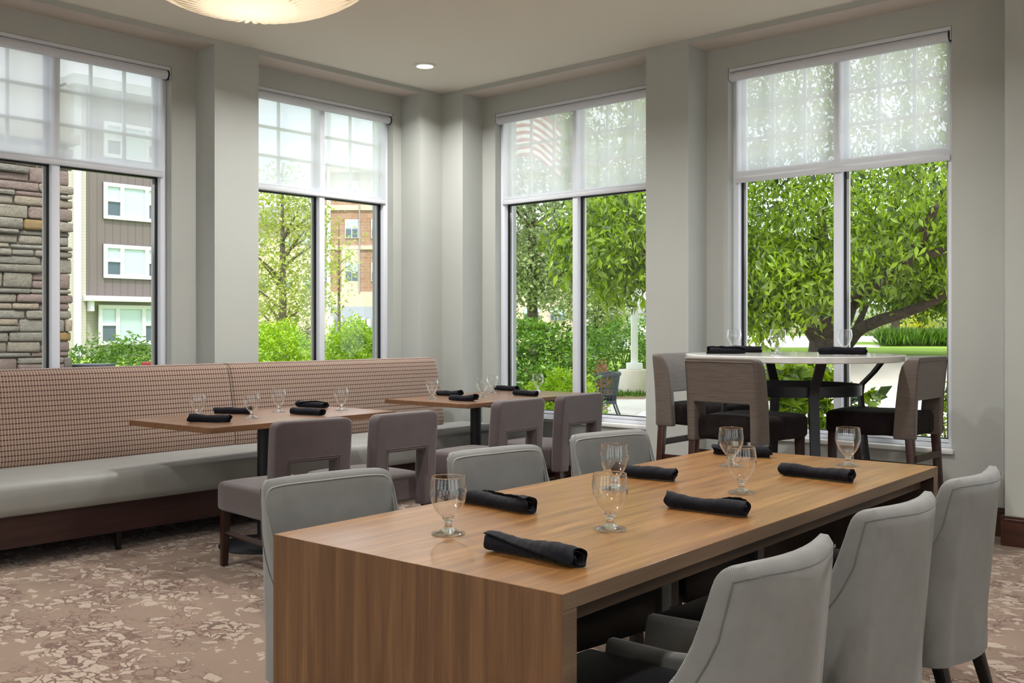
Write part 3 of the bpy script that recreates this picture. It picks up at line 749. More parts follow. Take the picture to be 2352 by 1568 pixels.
# ---- bench
bn = empty('banquette', (0, -3.2, 0), 0, 'long built-in bench with checked woven back and grey vinyl seat', 'bench')
Y0, Y1 = -6.6, -.025; oy = 3.2
def seatprof(): return [(.30, .30), (1.088, .295), (1.10, .303), (1.106, .34), (1.110, .40), (1.109, .435), (1.104, .452), (1.094, .465), (1.078, .472), (1.05, .475), (.98, .477), (.70, .478), (.30, .47)]
t = B(); pr = seatprof(); ys = [Y0+oy, Y0+oy+.01]+list(np.linspace(Y0+oy+.4, Y1+oy-.4, 40))+[Y1+oy-.02, Y1+oy-.004, Y1+oy]
rings = []
for i, yy in enumerate(ys):
    e = 0 if 1 <= i < len(ys)-2 else (.012 if i in (0, len(ys)-1) else .004)
    rings.append([t.verts.new((.7+(x-.7)*(1-e*2)+.0025*math.sin(yy*5+z*9), yy, .39+(z-.39)*(1-e*3)+(.003*math.sin(yy*3.1) if z > .45 else 0))) for x, z in pr])
for i in range(len(rings)-1):
    for j in range(len(pr)): t.faces.new((rings[i][j], rings[i+1][j], rings[i+1][(j+1) % len(pr)], rings[i][(j+1) % len(pr)]))
t.faces.new(rings[0][::-1]); t.faces.new(rings[-1]); bmesh.ops.recalc_face_normals(t, faces=t.faces)
obj('seat', t, M['benchseat'], bn, smooth=50)
def backp(ya, yb):
    t = B(); cur = [(.435, .465), (.447, .52), (.43, .62), (.405, .78), (.375, .93), (.352, 1.01), (.335, 1.038), (.31, 1.05), (.25, 1.052), (.18, 1.045), (.16, 1.02), (.155, .465)]
    ys = [ya, ya+.006, ya+.018]+list(np.linspace(ya+.05, yb-.05, 16))+[yb-.018, yb-.006, yb]; rg = []
    for i, yy in enumerate(ys):
        e = {0: .020, 1: .008, 2: .002}.get(min(i, len(ys)-1-i), 0)
        rg.append([t.verts.new((x-(e if x > .3 else 0), yy, z-(e if z > .9 else 0))) for x, z in cur])
    for i in range(len(rg)-1):
        for j in range(len(cur)): t.faces.new((rg[i][j], rg[i+1][j], rg[i+1][(j+1) % len(cur)], rg[i][(j+1) % len(cur)]))
    t.faces.new(rg[0][::-1]); t.faces.new(rg[-1]); bmesh.ops.recalc_face_normals(t, faces=t.faces)
    obj('backrest', t, M['banq'], bn, smooth=50)
backp(-6.6+oy, -2.468+oy); backp(-2.462+oy, -.40+oy)
t = B(); box(t, .16, 1.045, Y0+oy, Y1+oy, .115, .298, .003, 1); obj('apron', t, M['apron'], bn)
for yy in (-5.9, -4.75, -3.614, -2.35, -1.55, -.52):
    t = B(); frus(t, (.985, yy+oy, 0), (.98, yy+oy, .12), .013, .019, bev=.002); obj('leg', t, M['darkleg'], bn)
    t = B(); frus(t, (.25, yy+oy, 0), (.25, yy+oy, .12), .013, .019, bev=.002); obj('leg', t, M['darkleg'], bn)

# ---- goblets
def goblet_mesh():
    t = B(); P = [(0, 0), (.040, 0), (.0432, .0012), (.0440, .0028), (.0425, .0042), (.030, .0078), (.018, .0125), (.0115, .0175), (.0088, .0235), (.0092, .028), (.0104, .0325), (.0125, .0365), (.0195, .0435), (.029, .0555), (.038, .070), (.0445, .085), (.0485, .100), (.0492, .112), (.0482, .126), (.0462, .141), (.0450, .1500), (.0444, .1512), (.0436, .1508),
         (.0436, .149), (.0448, .141), (.0468, .126), (.0478, .112), (.0471, .100), (.0432, .086), (.0368, .0715), (.028, .0575), (.0175, .047), (.008, .0425), (0, .0415)]
    lathe(t, P, 56); bmesh.ops.recalc_face_normals(t, faces=t.faces)
    for f in t.faces:
        if .047 < f.calc_center_median().z < .1488: f.material_index = 1
    return t
GOB = [(4.775, -4.614, .76, 'stemmed water goblet on the communal table, beside the napkin behind its near left corner'),
       (5.058, -4.284, .76, 'stemmed water goblet on the communal table, in the middle in front of another goblet'),
       (4.663, -3.721, .76, 'stemmed water goblet on the communal table, seen partly through the goblet in front of it'),
       (5.022, -3.508, .76, 'stemmed water goblet on the communal table, between the two right-hand napkins'),
       (4.675, -2.964, .76, 'stemmed water goblet on the communal table, overlapping the farthest napkin'),
       (5.011, -2.645, .76, 'stemmed water goblet on the communal table, alone near its far right corner'),
       (1.226, -3.233, .76, 'stemmed water goblet on the first bench table, closest to its left corner'),
       (1.441, -3.001, .76, 'stemmed water goblet on the first bench table, second from its left corner'),
       (1.189, -2.63, .76, 'stemmed water goblet on the first bench table, third from its left corner'),
       (1.381, -2.271, .76, 'stemmed water goblet on the first bench table, at its far right end'),
       (1.032, -1.109, .76, 'stemmed water goblet on the corner bench table in front of the checked bench back'),
       (1.183, -.709, .76, 'stemmed water goblet on the corner bench table, front one of the overlapping two'),
       (.914, -.30, .76, 'stemmed water goblet on the corner bench table, rear one of the overlapping two'),
       (1.073, .10, .76, 'stemmed water goblet on the corner bench table against the green shrubs outside'),
       (3.30, -.50, RH, 'stemmed water goblet on the round bar table, between the crossed napkins at left'),
       (3.835, -.93, RH, 'stemmed water goblet on the round bar table, middle of its three'),
       (3.93, -.20, RH, 'stemmed water goblet on the round bar table behind the lone napkin')]
g0 = None
for x, y, z, lb in GOB:
    if g0 is None: g0 = o = obj('water_goblet', goblet_mesh(), [M['goblet'], M['bowl']], smooth=60)
    else: o = g0.copy(); COL.objects.link(o)
    o.location = (x, y, z+.0006); tag(o, lb, 'glass', 'goblets on the round bar table' if z > 1 else ('goblets on the communal table' if x > 4 else 'goblets on the bench tables'))
    o.rotation_euler = (0, 0, x*7)

# ---- rolled napkins
def napkin_mesh(seed, L):
    r_ = np.random.default_rng(seed); ph = r_.uniform(0, 6, 8); t = B(); nu, nv = 84, 60; k1 = r_.uniform(.9, 2.2)*r_.choice((-1, 1))
    tot = 2*PI*2.15
    def P(i, j):
        v = j/(nv-1); u = i/(nu-1); end = tot+k1*(v-.5)
        a = u*end; rad = .010+.0185*(a/tot)**.8
        edge = max(0, 1-min(v, 1-v)/.12)
        rad *= 1+.06*math.sin(v*9+ph[0])+.018*math.sin(v*17+a*1.3+ph[1])+.014*math.sin(v*37+a*2+ph[2])+.014*math.sin(v*83-a*3+ph[5])+.16*edge*math.sin(a*1.5+ph[3])*.6+(.09 if u > .985 else 0)
        rad *= (.93+.14*abs(v-.45))
        xx = (v-.5)*L + .006*math.sin(a+ph[4])*edge + .004*math.sin(a*3+ph[5])*edge
        yy = rad*math.cos(a+ph[6])*1.12+.004*math.sin(v*3.2+ph[7]); zz = rad*math.sin(a+ph[6])*.88
        return Vector((xx, yy, zz))
    GV = grid(t, P, nu, nv)
    gv = GV
    for j in range(nv):
        mz = min(gv[i][j].co.z for i in range(nu))
        for i in range(nu):
            gv[i][j].co.z -= mz
            if gv[i][j].co.z < .004: gv[i][j].co.z = .004*.35+gv[i][j].co.z*.65
    mz = min(v.co.z for v in t.verts)
    for v in t.verts: v.co.z -= mz-.0012
    return t
NAP = [(5.125, -4.677, 2, .27, .76, 'black napkin roll on the communal table, closest to its near end'),
       (4.60, -4.245, -2, .30, .76, 'black napkin roll on the communal table, just behind the front left goblet'),
       (5.113, -3.883, 1.5, .26, .76, 'black napkin roll on the communal table, in front of the goblet at its middle right'),
       (4.60, -3.452, 5.7, .245, .76, 'black napkin roll on the communal table, touching the third goblet of the left row'),
       (5.064, -3.045, -5, .275, .76, 'black napkin roll on the communal table, left of the far right goblet'),
       (4.545, -2.644, 8, .25, .76, 'black napkin roll on the communal table at its far end, behind a goblet'),
       (1.50, -3.32, 38, .23, .76, 'black napkin roll on the first bench table, at its front edge by the first goblet'),
       (1.107, -2.916, 30, .24, .76, 'black napkin roll on the first bench table, behind the first two goblets'),
       (1.511, -2.639, 10, .25, .76, 'black napkin roll on the first bench table, in front of the third goblet'),
       (1.063, -2.271, 16, .235, .76, 'black napkin roll on the first bench table, at the back left of the last goblet'),
       (.905, -.80, 8, .235, .76, 'black napkin roll on the corner bench table, rear one of the left two'),
       (1.38, -1.12, 2, .245, .76, 'black napkin roll on the corner bench table, front one of the left two'),
       (.80, .0, 4, .235, .76, 'black napkin roll on the corner bench table, rear one of the right two'),
       (1.361, -.391, 2, .24, .76, 'black napkin roll on the corner bench table, front one of the right two'),
       (3.50, -.95, 58, .24, RH, 'black napkin roll on the round bar table, short-looking front one of the crossed left two'),
       (3.40, -.60, 30, .26, RH, 'black napkin roll on the round bar table, rear one of the crossed left two'),
       (4.12, -.66, 28, .27, RH, 'black napkin roll on the round bar table, alone at the right')]
for i, (x, y, a, L, z, lb) in enumerate(NAP):
    o = obj('rolled_napkin', napkin_mesh(30+i, L), M['napkin'], smooth=75, label=lb, cat='napkin', group='rolled black napkins')
    sm = o.modifiers.new('thickness', 'SOLIDIFY'); sm.thickness = .0012; sm.offset = 0
    o.location = (x, y, z+.001); o.rotation_euler = (0, 0, math.radians(a))

# ================================================================== outside
def sm(x): x = max(0, min(1, x)); return x*x*(3-2*x)
def pxof(x, y):
    v = Vector((x-CAM.x, y-CAM.y)); d = v.dot(F2); return 1176+v.dot(R2)/max(d, .1)*FPX, d
def gz(px, dep):
    x, y = at(px, dep); return -.1+.96*sm((y-1.5)/8.5)*sm((px-1490)/150)
def ground_mat(px, dep):        # 0 lawn 1 paving 2 driveway 3 soil
    if px > 1560:
        edge = 16.4+max(0, (1900-px))/160*1.5
        if dep < edge: return 2
        if dep < 23.5 or (px > 2010-(dep-24)*6 and dep < 34): return 0
        return 2 if dep < 62 else 0
    if px > 1320: return 1 if dep < 20.0 else (3 if dep < 21 else 0)
    return 1 if dep < 12 else 0
bm = B(); pxs = list(range(-1400, 3800, 60)); dps = [4.5]; 
while dps[-1] < 150: dps.append(dps[-1]+max(.28, dps[-1]*.022))
vs = [[bm.verts.new((*at(px, d), gz(px, d))) for d in dps] for px in pxs]
for i in range(len(pxs)-1):
    for j in range(len(dps)-1):
        f = bm.faces.new((vs[i][j], vs[i+1][j], vs[i+1][j+1], vs[i][j+1])); f.material_index = ground_mat((pxs[i]+pxs[i+1])/2, (dps[j]+dps[j+1])/2)
M['soil'] = plain('dark_soil', '8a7458', 1, var=.3, scale=10)
obj('ground', bm, [M['grass'], M['paving'], M['asphalt'], M['soil']], smooth=60, kind='structure')

def leaves(name, pos, size, aspect, mat, parent, droop=.6, spread=1.0, seed=0, jit=.35, **kw):
    """pos (n,3): one bent leaf blade at each point"""
    r = np.random.default_rng(seed); n = len(pos); pos = np.asarray(pos, float)
    az = r.uniform(0, 2*PI, n); el = -droop+r.normal(0, .5*spread, n)
    d = np.stack([np.cos(az)*np.cos(el), np.sin(az)*np.cos(el), np.sin(el)], 1)
    s = np.cross(d, r.normal(0, 1, (n, 3))); s /= np.linalg.norm(s, axis=1, keepdims=True)+1e-9
    L = size*(1+r.uniform(-jit, jit, n))[:, None]; W_ = L*aspect; up = np.cross(s, d)
    V = np.stack([pos, pos+d*L*.4+s*W_*.5+up*L*.08, pos+d*L-up*L*.12, pos+d*L*.4-s*W_*.5+up*L*.08], 1).reshape(-1, 3)
    me = bpy.data.meshes.new(name); me.vertices.add(4*n); me.vertices.foreach_set('co', V.astype(np.float32).ravel())
    ix = (np.arange(n)[:, None]*4+np.array([0, 1, 2, 0, 2, 3])).astype(np.int32).ravel()
    me.loops.add(6*n); me.loops.foreach_set('vertex_index', ix)
    me.polygons.add(2*n); me.polygons.foreach_set('loop_start', np.arange(0, 6*n, 3, dtype=np.int32)); me.polygons.foreach_set('loop_total', np.full(2*n, 3, np.int32))
    me.update(calc_edges=True)
    return obj(name, me, mat, parent, **kw)
def cloud(n_cl, per, c, rad, cr, seed, surf=.5, cut=None):
    r = np.random.default_rng(seed); u = r.normal(0, 1, (n_cl, 3)); u /= np.linalg.norm(u, axis=1, keepdims=True)
    k = r.uniform(0, 1, n_cl)**(1/3); k = surf*(.82+.2*k)+(1-surf)*k
    lump = 1+.12*np.sin(u[:, 0]*7+seed)*np.cos(u[:, 2]*6+u[:, 1]*5)
    cc = np.array(c)+u*(k*lump)[:, None]*np.array(rad)
    if cut is not None: cc = cc[cut(cc)]
    p = np.repeat(cc, per, 0)+r.normal(0, 1, (len(cc)*per, 3))*np.array([cr, cr, cr*.8]); return p
def bush(name, px, dep, ztop, hw, size, aspect, mat, n, label, cat='shrub', group=None, seed=1, zb=None, hy=None, stems=True):
    x, y = at(px, dep); zb = gz(px, dep) if zb is None else zb; h = ztop-zb
    r = empty(name, (x, y, zb), 0, label, cat, group)
    p = cloud(n//8, 8, (0, 0, h*.52), (hw, hy or hw, h*.5), size*.7, seed, .8); p = p[p[:, 2] > .02]
    leaves('foliage', p, size, aspect, mat, r, droop=-.2, seed=seed)
    if stems:
        t = B(); rr = random.Random(seed)
        for k in range(7):
            a = rr.uniform(0, 6.28); tube(t, [(0, 0, -.05), (hw*.3*math.cos(a), hw*.3*math.sin(a), h*.4), (hw*.55*math.cos(a), hw*.55*math.sin(a), h*.75)], [.02, .015, .006], 5)
        obj('stems', t, M['bark'], r)
    return r
# ---- the big spreading tree
bx, by = at(1895, 17); bz = gz(1895, 17)-.05
tr = empty('spreading_tree', (bx, by, bz), 0, 'big spreading tree with several stems on the lawn outside the widest window', 'tree')
O = Vector((bx, by, bz))
def lp(px, py, dep): return Vector(at(px, dep, py))-O
t = B()
tube(t, [(-.02, 0, -.1), (-.01, 0, .15), (.0, .0, .34)], [.30, .26, .25], 12)
obj('trunk', t, M['bark'], tr)
limbs = [([(1893, 800, 17), (1876, 772, 17), (1856, 745, 16.8), (1836, 715, 16.4), (1800, 650, 15.5), (1760, 560, 14.5)], [.19, .15, .13, .12, .09, .05]),
         ([(1900, 800, 17), (1897, 770, 17), (1902, 735, 17), (1905, 690, 17), (1895, 600, 17), (1885, 480, 16.5)], [.19, .15, .14, .13, .11, .06]),
         ([(1905, 800, 17), (1922, 765, 17.1), (1940, 730, 17.3), (1955, 690, 17.5), (1975, 620, 17.8), (1990, 520, 18)], [.2, .16, .15, .13, .1, .05]),
         ([(1908, 806, 17), (1945, 788, 16.9), (1965, 764, 16.7), (1985, 750, 16.5), (2020, 735, 16.2), (2065, 722, 16), (2110, 706, 15.7), (2150, 688, 15.4), (2185, 662, 15), (2240, 630, 14.6)], [.20, .13, .11, .10, .095, .085, .08, .07, .06, .04]),
         ([(1955, 690, 17.5), (1985, 670, 17), (2020, 648, 16), (2050, 622, 15.5), (2085, 600, 15), (2104, 575, 14.8), (2125, 530, 14.5), (2150, 470, 14)], [.11, .11, .115, .12, .11, .10, .08, .05]),
         ([(1965, 764, 16.7), (1972, 742, 16.8), (1980, 725, 16.9), (1990, 700, 17)], [.07, .06, .05, .04]),
         ([(2104, 575, 14.8), (2140, 582, 14.5), (2190, 572, 14.2), (2260, 540, 13.8)], [.07, .06, .05, .04]),
         ([(1836, 715, 16.4), (1790, 690, 15.6), (1740, 680, 14.8), (1600, 640, 14), (1450, 560, 13.5)], [.08, .07, .05, .04, .03])]
for pts, rad in limbs:
    t = B(); tube(t, [lp(*p) for p in pts], rad, 10); obj('branch', t, M['bark'], tr)
P_ = []
def cut(c):
    # hollow around the stems, drooping rim
    q = np.hypot(c[:, 0], c[:, 1]); dd = 17+c[:, 0]*F2.x+c[:, 1]*F2.y; la = c[:, 0]*R2.x+c[:, 1]*R2.y; return c[:, 2] > .60+.019*dd+.14*np.exp(-(la/.9)**2)
P_.append(cloud(4300, 16, (.85*R2.x, .85*R2.y, 4.1), (4.7, 4.9, 3.9), .20, 11, .45, cut))
P_.append(cloud(500, 14, lp(1770, 640, 14.5), (.9, 1.0, .55), .17, 12, .3))
P_.append(cloud(60, 12, lp(1742, 725, 14.2), (.22, .4, .30), .14, 18, .2))
P_.append(cloud(260, 14, lp(2130, 560, 15.5), (1.5, 1.3, .6), .18, 13, .3))
P_.append(cloud(300, 14, lp(1425, 560, 14), (.8, 1.0, .75), .17, 14, .3))
P_.append(cloud(90, 14, lp(2130, 680, 17), (.9, .6, .18), .16, 15, .3))
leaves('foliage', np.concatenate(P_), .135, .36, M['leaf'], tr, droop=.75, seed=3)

def simple_tree(name, px, dep, top, cz, rad, size, aspect, mat, ncl, per, label, trunk=.12, seed=2, bark='bark', surf=.4, nb=9, zb=None, cr=None, aim=(0, 0)):
    x, y = at(px, dep); zb = gz(px, dep) if zb is None else zb
    r = empty(name, (x, y, zb), 0, label, 'tree', 'trees beyond the glass')
    t = B(); h = top-zb; tube(t, [(0, 0, -.1), (0.02, 0, h*.3), (-.03, .03, h*.6), (0, 0, h*.92)], [trunk, trunk*.85, trunk*.55, trunk*.15], 8); obj('trunk', t, M[bark], r)
    rr = random.Random(seed); t = B()
    for k in range(nb):
        a = rr.uniform(0, 6.28); z0 = h*rr.uniform(.22, .7); l = rr.uniform(.5, .85)*rad[0]
        tube(t, [(0, 0, z0), (l*.4*math.cos(a), l*.4*math.sin(a), z0+l*.35), (l*math.cos(a), l*math.sin(a), z0+l*.75)], [trunk*.4, trunk*.28, trunk*.1], 6)
    obj('branches', t, M[bark], r)
    leaves('foliage', cloud(ncl, per, (aim[0], aim[1], cz-zb), rad, cr or size*1.6, seed, surf), size, aspect, mat, r, droop=.3, seed=seed); return r
simple_tree('spring_tree', 648, 17, 4.3, 2.55, (.82, .9, 1.55), .075, .5, M['leaf3'], 620, 11, 'thin young tree with sparse yellow green leaves outside the narrow window', .085, 21, 'barkg', .35, 16)
simple_tree('leaning_tree', 778, 26, 4.4, 2.5, (.55, .6, 1.6), .10, .5, M['leaf3'], 45, 9, 'small sparse tree in front of the brick block, right of the flagpole', .05, 22, 'barkg', .3, 8)
simple_tree('olive_tree', 1222, 27, 8, 5.0, (1.7, 2.0, 3.2), .13, .5, M['leaf2'], 1700, 14, 'tall pale olive-leaved tree behind the shrubs outside the corner window', .16, 23, 'bark', .45, 14)
simple_tree('dark_tree', 1372, 36, 9, 3.5, (.95, 1.4, 3.4), .15, .55, M['leaf2'], 1000, 12, 'dense dark tree left of the white lamp post', .16, 24, 'bark', .5, 10)
simple_tree('golden_tree', 2112, 46, 3.4, 2.0, (.75, .8, .75), .16, .6, M['leafyel'], 180, 9, 'small bright yellow tree far across the street', .06, 25, 'bark', .6, 6)
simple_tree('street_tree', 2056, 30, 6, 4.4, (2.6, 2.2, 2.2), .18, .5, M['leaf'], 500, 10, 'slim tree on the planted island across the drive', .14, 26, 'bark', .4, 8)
simple_tree('far_tree', 2230, 44, 8, 4.4, (4.2, 3, 3.2), .22, .55, M['leaf2'], 700, 10, 'broad pale green tree beyond the street at the far right', .2, 27, 'bark', .5, 8)
# shrubs
bush('clipped_yew', 632, 12.3, 1.33, .50, .045, .5, M['leafy'], 13000, 'bright yellow green clipped shrub at the foot of the spring tree', group=None, seed=31)
bush('dry_shrub', 706, 13.4, 1.24, .42, .045, .5, M['leafd'], 6000, 'greyish brown-green shrub beside the yellow green clipped shrub', seed=32)
bush('clipped_yew', 812, 11.4, 1.335, .40, .045, .5, M['leafy'], 12000, 'round bright green clipped shrub in front of the brick block', seed=33)
bush('clipped_yew', 873, 13.2, 1.26, .30, .045, .5, M['leafb'], 2800, 'darker green side of the clipped hedge near the window frame', seed=39)
bush('juniper_shrub', 225, 11, 1.12, .55, .06, .3, M['leafb'], 4200, 'spreading mid green shrub left of centre outside the widest left window', seed=34)
bush('juniper_shrub', 300, 10.6, 1.16, .45, .06, .3, M['leafb'], 3600, 'spreading mid green shrub nearer the right of the leftmost window', seed=35)
bush('leafy_shrub', 1230, 13.5, 1.36, .70, .08, .5, M['leafb'], 7000, 'large green shrub outside the corner window behind the boxwood', seed=36)
bush('boxwood_ball', 1300, 10.2, .86, .33, .035, .6, M['leafy'], 9000, 'rounded boxwood just outside the corner window', seed=37)
bush('boxwood_ball', 1232, 9.9, .72, .2, .035, .6, M['leafy'], 4000, 'smaller rounded boxwood against the corner window glass', seed=41)
bush('russet_bush', 1378, 16.5, .73, .17, .05, .5, M['leafred'], 900, 'small russet red bush left of the concrete lamp base', seed=38)
bush('boxwood_ball', 1352, 11.3, .62, .16, .035, .6, M['leafb'], 2200, 'low boxwood clump left of the wicker chair', seed=42)
bush('hedge_shrub', 1425, 26, 1.42, .75, .09, .5, M['leafb'], 3600, 'green hedge behind the white lamp post', seed=40)
bush('hedge_shrub', 1345, 24, 1.25, .55, .09, .5, M['leafb'], 2600, 'green hedge shrub beneath the dark tree', seed=43)
bush('hedge_shrub', 1520, 27, 1.9, .7, .09, .5, M['leafb'], 2600, 'green hedge beyond the lamp post, mostly behind the pillar', seed=44)
# far planting
for i, (px, d, zt, hw) in enumerate(((1745, 66, 2.1, 2.4), (1990, 64, 2.2, 1.4), (2030, 60, 1.9, 1.4), (2290, 55, 3.4, 3), (1640, 60, 2.6, 2.6), (2190, 62, 2.2, 2.6))):
    bush('far_shrub', px, d, zt, hw, .22, .6, M['leaf2'], 1300, ['pale green shrub across the street, just left of the big tree trunk', 'pale green shrub across the street, seen between the low limb and the trunk', 'pale green shrub across the street behind the slim island tree', 'pale green shrub across the street beyond the far right planting', 'pale green shrub across the street in front of the low garage building', 'pale green shrub across the street behind the golden tree'][i], seed=50+i)
bush('planted_mound', 2105, 33, 1.26, .95, .08, .4, M['leaf2'], 2600, 'low dark planted mound on the island across the drive', seed=60, hy=1.2)
# tall grass strip
p = []
r_ = np.random.default_rng(5)
for _ in range(9000):
    px = r_.uniform(2020, 2330); d = r_.uniform(25, 28.5); x, y = at(px, d); p.append((x, y, gz(px, d)+r_.uniform(0, .1)))
leaves('ornamental_grass', np.array(p), .34, .045, M['leafb'], None, droop=-1.2, spread=.35, seed=8, label='strip of tall bright grass on the island across the drive', cat='grass', kind='stuff')
p = []
for _ in range(5000):
    px = r_.uniform(1330, 1560); d = r_.uniform(20.6, 25); x, y = at(px, d); p.append((x, y, gz(px, d)))
leaves('verge_grass', np.array(p), .12, .06, M['leafb'], None, droop=-1.2, spread=.5, seed=9, label='tufty grass around the concrete lamp base', cat='grass', kind='stuff')
# plants right outside the glass of the widest right window
def leafy_plant(px, dep, ztop, hw, n, size, label, seed):
    x, y = at(px, dep); zb = -.1; r = empty('garden_plant', (x, y, zb), 0, label, 'plant', 'broad-leaved plants under the window')
    rr = np.random.default_rng(seed); t = B(); P = []
    for k in range(n):
        a = rr.uniform(0, 6.28); q = hw*rr.uniform(.1, 1)**.6; h = (ztop-zb)*rr.uniform(.72, 1); dx, dy = q*math.cos(a), q*math.sin(a)*.5
        pts = [(dx*.3, dy*.3, 0), (dx*.7, dy*.7, h*.5), (dx, dy, h)]; tube(t, pts, [.006, .005, .003], 5)
        for m in range(9):
            f = rr.uniform(.3, 1)
            P.append((dx*(.5+.5*f)+rr.normal(0, .02), dy*f+rr.normal(0, .02), h*(f if m > 3 else .97)))
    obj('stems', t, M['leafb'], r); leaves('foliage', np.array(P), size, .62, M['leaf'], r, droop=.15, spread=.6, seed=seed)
leafy_plant(1800, 8.6, 1.02, .26, 26, .15, 'broad-leaved green plant under the left pane of the bar table window', 71)
leafy_plant(1885, 8.9, 1.04, .24, 30, .15, 'broad-leaved green plant outside behind the centre bar of the bar table window', 72)
leafy_plant(1990, 8.0, .82, .16, 14, .14, 'broad-leaved green plant under the right pane of the bar table window', 73)
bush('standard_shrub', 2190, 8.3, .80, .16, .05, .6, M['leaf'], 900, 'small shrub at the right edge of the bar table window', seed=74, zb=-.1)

# ---- lamp post, flagpoles, flag
x, y = at(1457, 21.5); r = empty('lamp_post', (x, y, -.1), YAW, 'white square lamp post on a round concrete base', 'lamp post')
t = B(); lathe(t, [(0, 0), (.345, 0), (.345, .51), (.33, .53), (0, .53)], 48); obj('concrete_base', t, M['concrete'], r)
t = B(); box(t, -.16, .16, -.16, .16, .53, .67, .01); obj('base_cap', t, M['whitepost'], r)
t = B(); box(t, -.07, .07, -.07, .07, .67, 5.2, .008); obj('post', t, M['whitepost'], r)
t = B(); box(t, -.2, .2, -.2, .2, 5.2, 5.55, .03); obj('lantern', t, M['whitepost'], r)
def pole(px, dep, h, rad, label):
    x, y = at(px, dep); r = empty('flagpole', (x, y, -.1), 0, label, 'flagpole')
    t = B(); tube(t, [(0, 0, 0), (0, 0, h*.5), (0, 0, h)], [rad, rad*.8, rad*.5], 12); obj('pole', t, M['whitepost'], r)
    t = B(); lathe(t, [(0, 0), (rad*2.2, 0), (rad*1.8, .12), (rad, .16)], 20); obj('base_collar', t, M['whitepost'], r)
pole(755, 20, 12, .043, 'white flagpole in front of the brick block')
pole(1113, 24, 9.5, .05, 'white pole that carries the striped flag, behind the wall corner')
def flag():
    t = NT('striped_flag_cloth'); t.set(.8); v = t.n('TexCoord'); s = t.n('SeparateXYZ'); t.l(v.outputs['UV'], s.inputs[0])
    u, w_ = s.outputs[0], s.outputs[1]
    st = t.math('LESS_THAN', t.math('FRACT', t.math('MULTIPLY', w_, 6.5)), .5)
    c = t.mix(st, 'f2f0ee', 'b3202f'); can = t.math('MULTIPLY', t.math('LESS_THAN', u, .4), t.math('GREATER_THAN', w_, 6/13))
    gu = t.math('SUBTRACT', t.math('FRACT', t.math('MULTIPLY', u, 6/.4)), .5); gv = t.math('SUBTRACT', t.math('FRACT', t.math('MULTIPLY', w_, 5/(7/13))), .5)
    dd = t.math('ADD', t.math('MULTIPLY', gu, gu), t.math('MULTIPLY', gv, gv)); star = t.math('LESS_THAN', dd, .05)
    t.base(t.mix(can, c, t.mix(star, '27305f', 'f2f0ee'))); return t.m
M['flag'] = flag()
x, y = at(1113, 24); bm = B(); nu, nv = 40, 16
def FP(i, j):
    u, v = i/(nu-1), j/(nv-1); q = R2*(.06+u*1.75)+F2*(.18*math.sin(u*9+v*2)*u)
    return Vector((q.x, q.y, (v-1)*1.15-.55*u*u-.12*math.sin(u*7)))
vs = grid(bm, FP, nu, nv); uvl = bm.loops.layers.uv.new('UVMap'); idx = {v: (i/(nu-1), j/(nv-1)) for i, row in enumerate(vs) for j, v in enumerate(row)}
for f in bm.faces:
    for l in f.loops: l[uvl].uv = idx[l.vert]
o = obj('flag', bm, M['flag'], smooth=80, label='red and white striped flag with a blue canton flying outside the corner window', cat='flag'); o.location = (x, y, 6.65)
sm_ = o.modifiers.new('thickness', 'SOLIDIFY'); sm_.thickness = .004

# ---- wicker chair on the patio
x, y = at(1395, 15.7); r = empty('wicker_armchair', (x, y, -.1), YAW, 'dark grey wicker armchair on the patio outside the corner window', 'chair')
t = B(); arm = [(-.26, -.3, .62), (-.1, -.31, .67), (.08, -.31, .70), (.15, -.28, .69), (.18, -.15, .70), (.19, 0, .71), (.18, .15, .70), (.15, .28, .69), (.08, .31, .70), (-.1, .31, .67), (-.26, .3, .62)]
tube(t, arm, .026, 8); obj('arm_rail', t, M['wicker'], r)
t = B()
for k in range(len(arm)-1):
    a, b = Vector(arm[k]), Vector(arm[k+1])
    for q in (0, .33, .66):
        p = a.lerp(b, q); tube(t, [p, (p.x*.72-.01, p.y*.85, .28)], .006, 5)
tube(t, [(c[0]*.88, c[1]*.95, .45) for c in arm], .01, 5); obj('spindles', t, M['wicker'], r)
t = B(); box(t, -.26, .12, -.26, .26, .24, .30, .02); obj('seat', t, M['wicker'], r)
t = B(); box(t, -.25, .11, -.25, .25, .30, .38, .03, 3); obj('cushion', t, M['greyseat'], r)
for sy in (-1, 1):
    for p in ([(.10, sy*.24, .27), (.14, sy*.26, .15), (.20, sy*.28, 0)], [(-.24, sy*.26, .62), (-.25, sy*.26, .3), (-.28, sy*.27, 0)]):
        t = B(); tube(t, p, .014, 6); obj('leg', t, M['wicker'], r)
x, y = at(1478, 15.4); bm = B(); bmesh.ops.create_icosphere(bm, subdivisions=3, radius=1)
for v in bm.verts: v.co = Vector((v.co.x*.17*(1+.1*math.sin(v.co.y*4)), v.co.y*.14, max(-.2, v.co.z)*.12*(1+.12*math.sin(v.co.x*5))+.02))
o = obj('white_rock', bm, M['sillwhite'], smooth=60, label='smooth white rock on the patio outside the corner window', cat='rock'); o.location = (x, y, -.1)
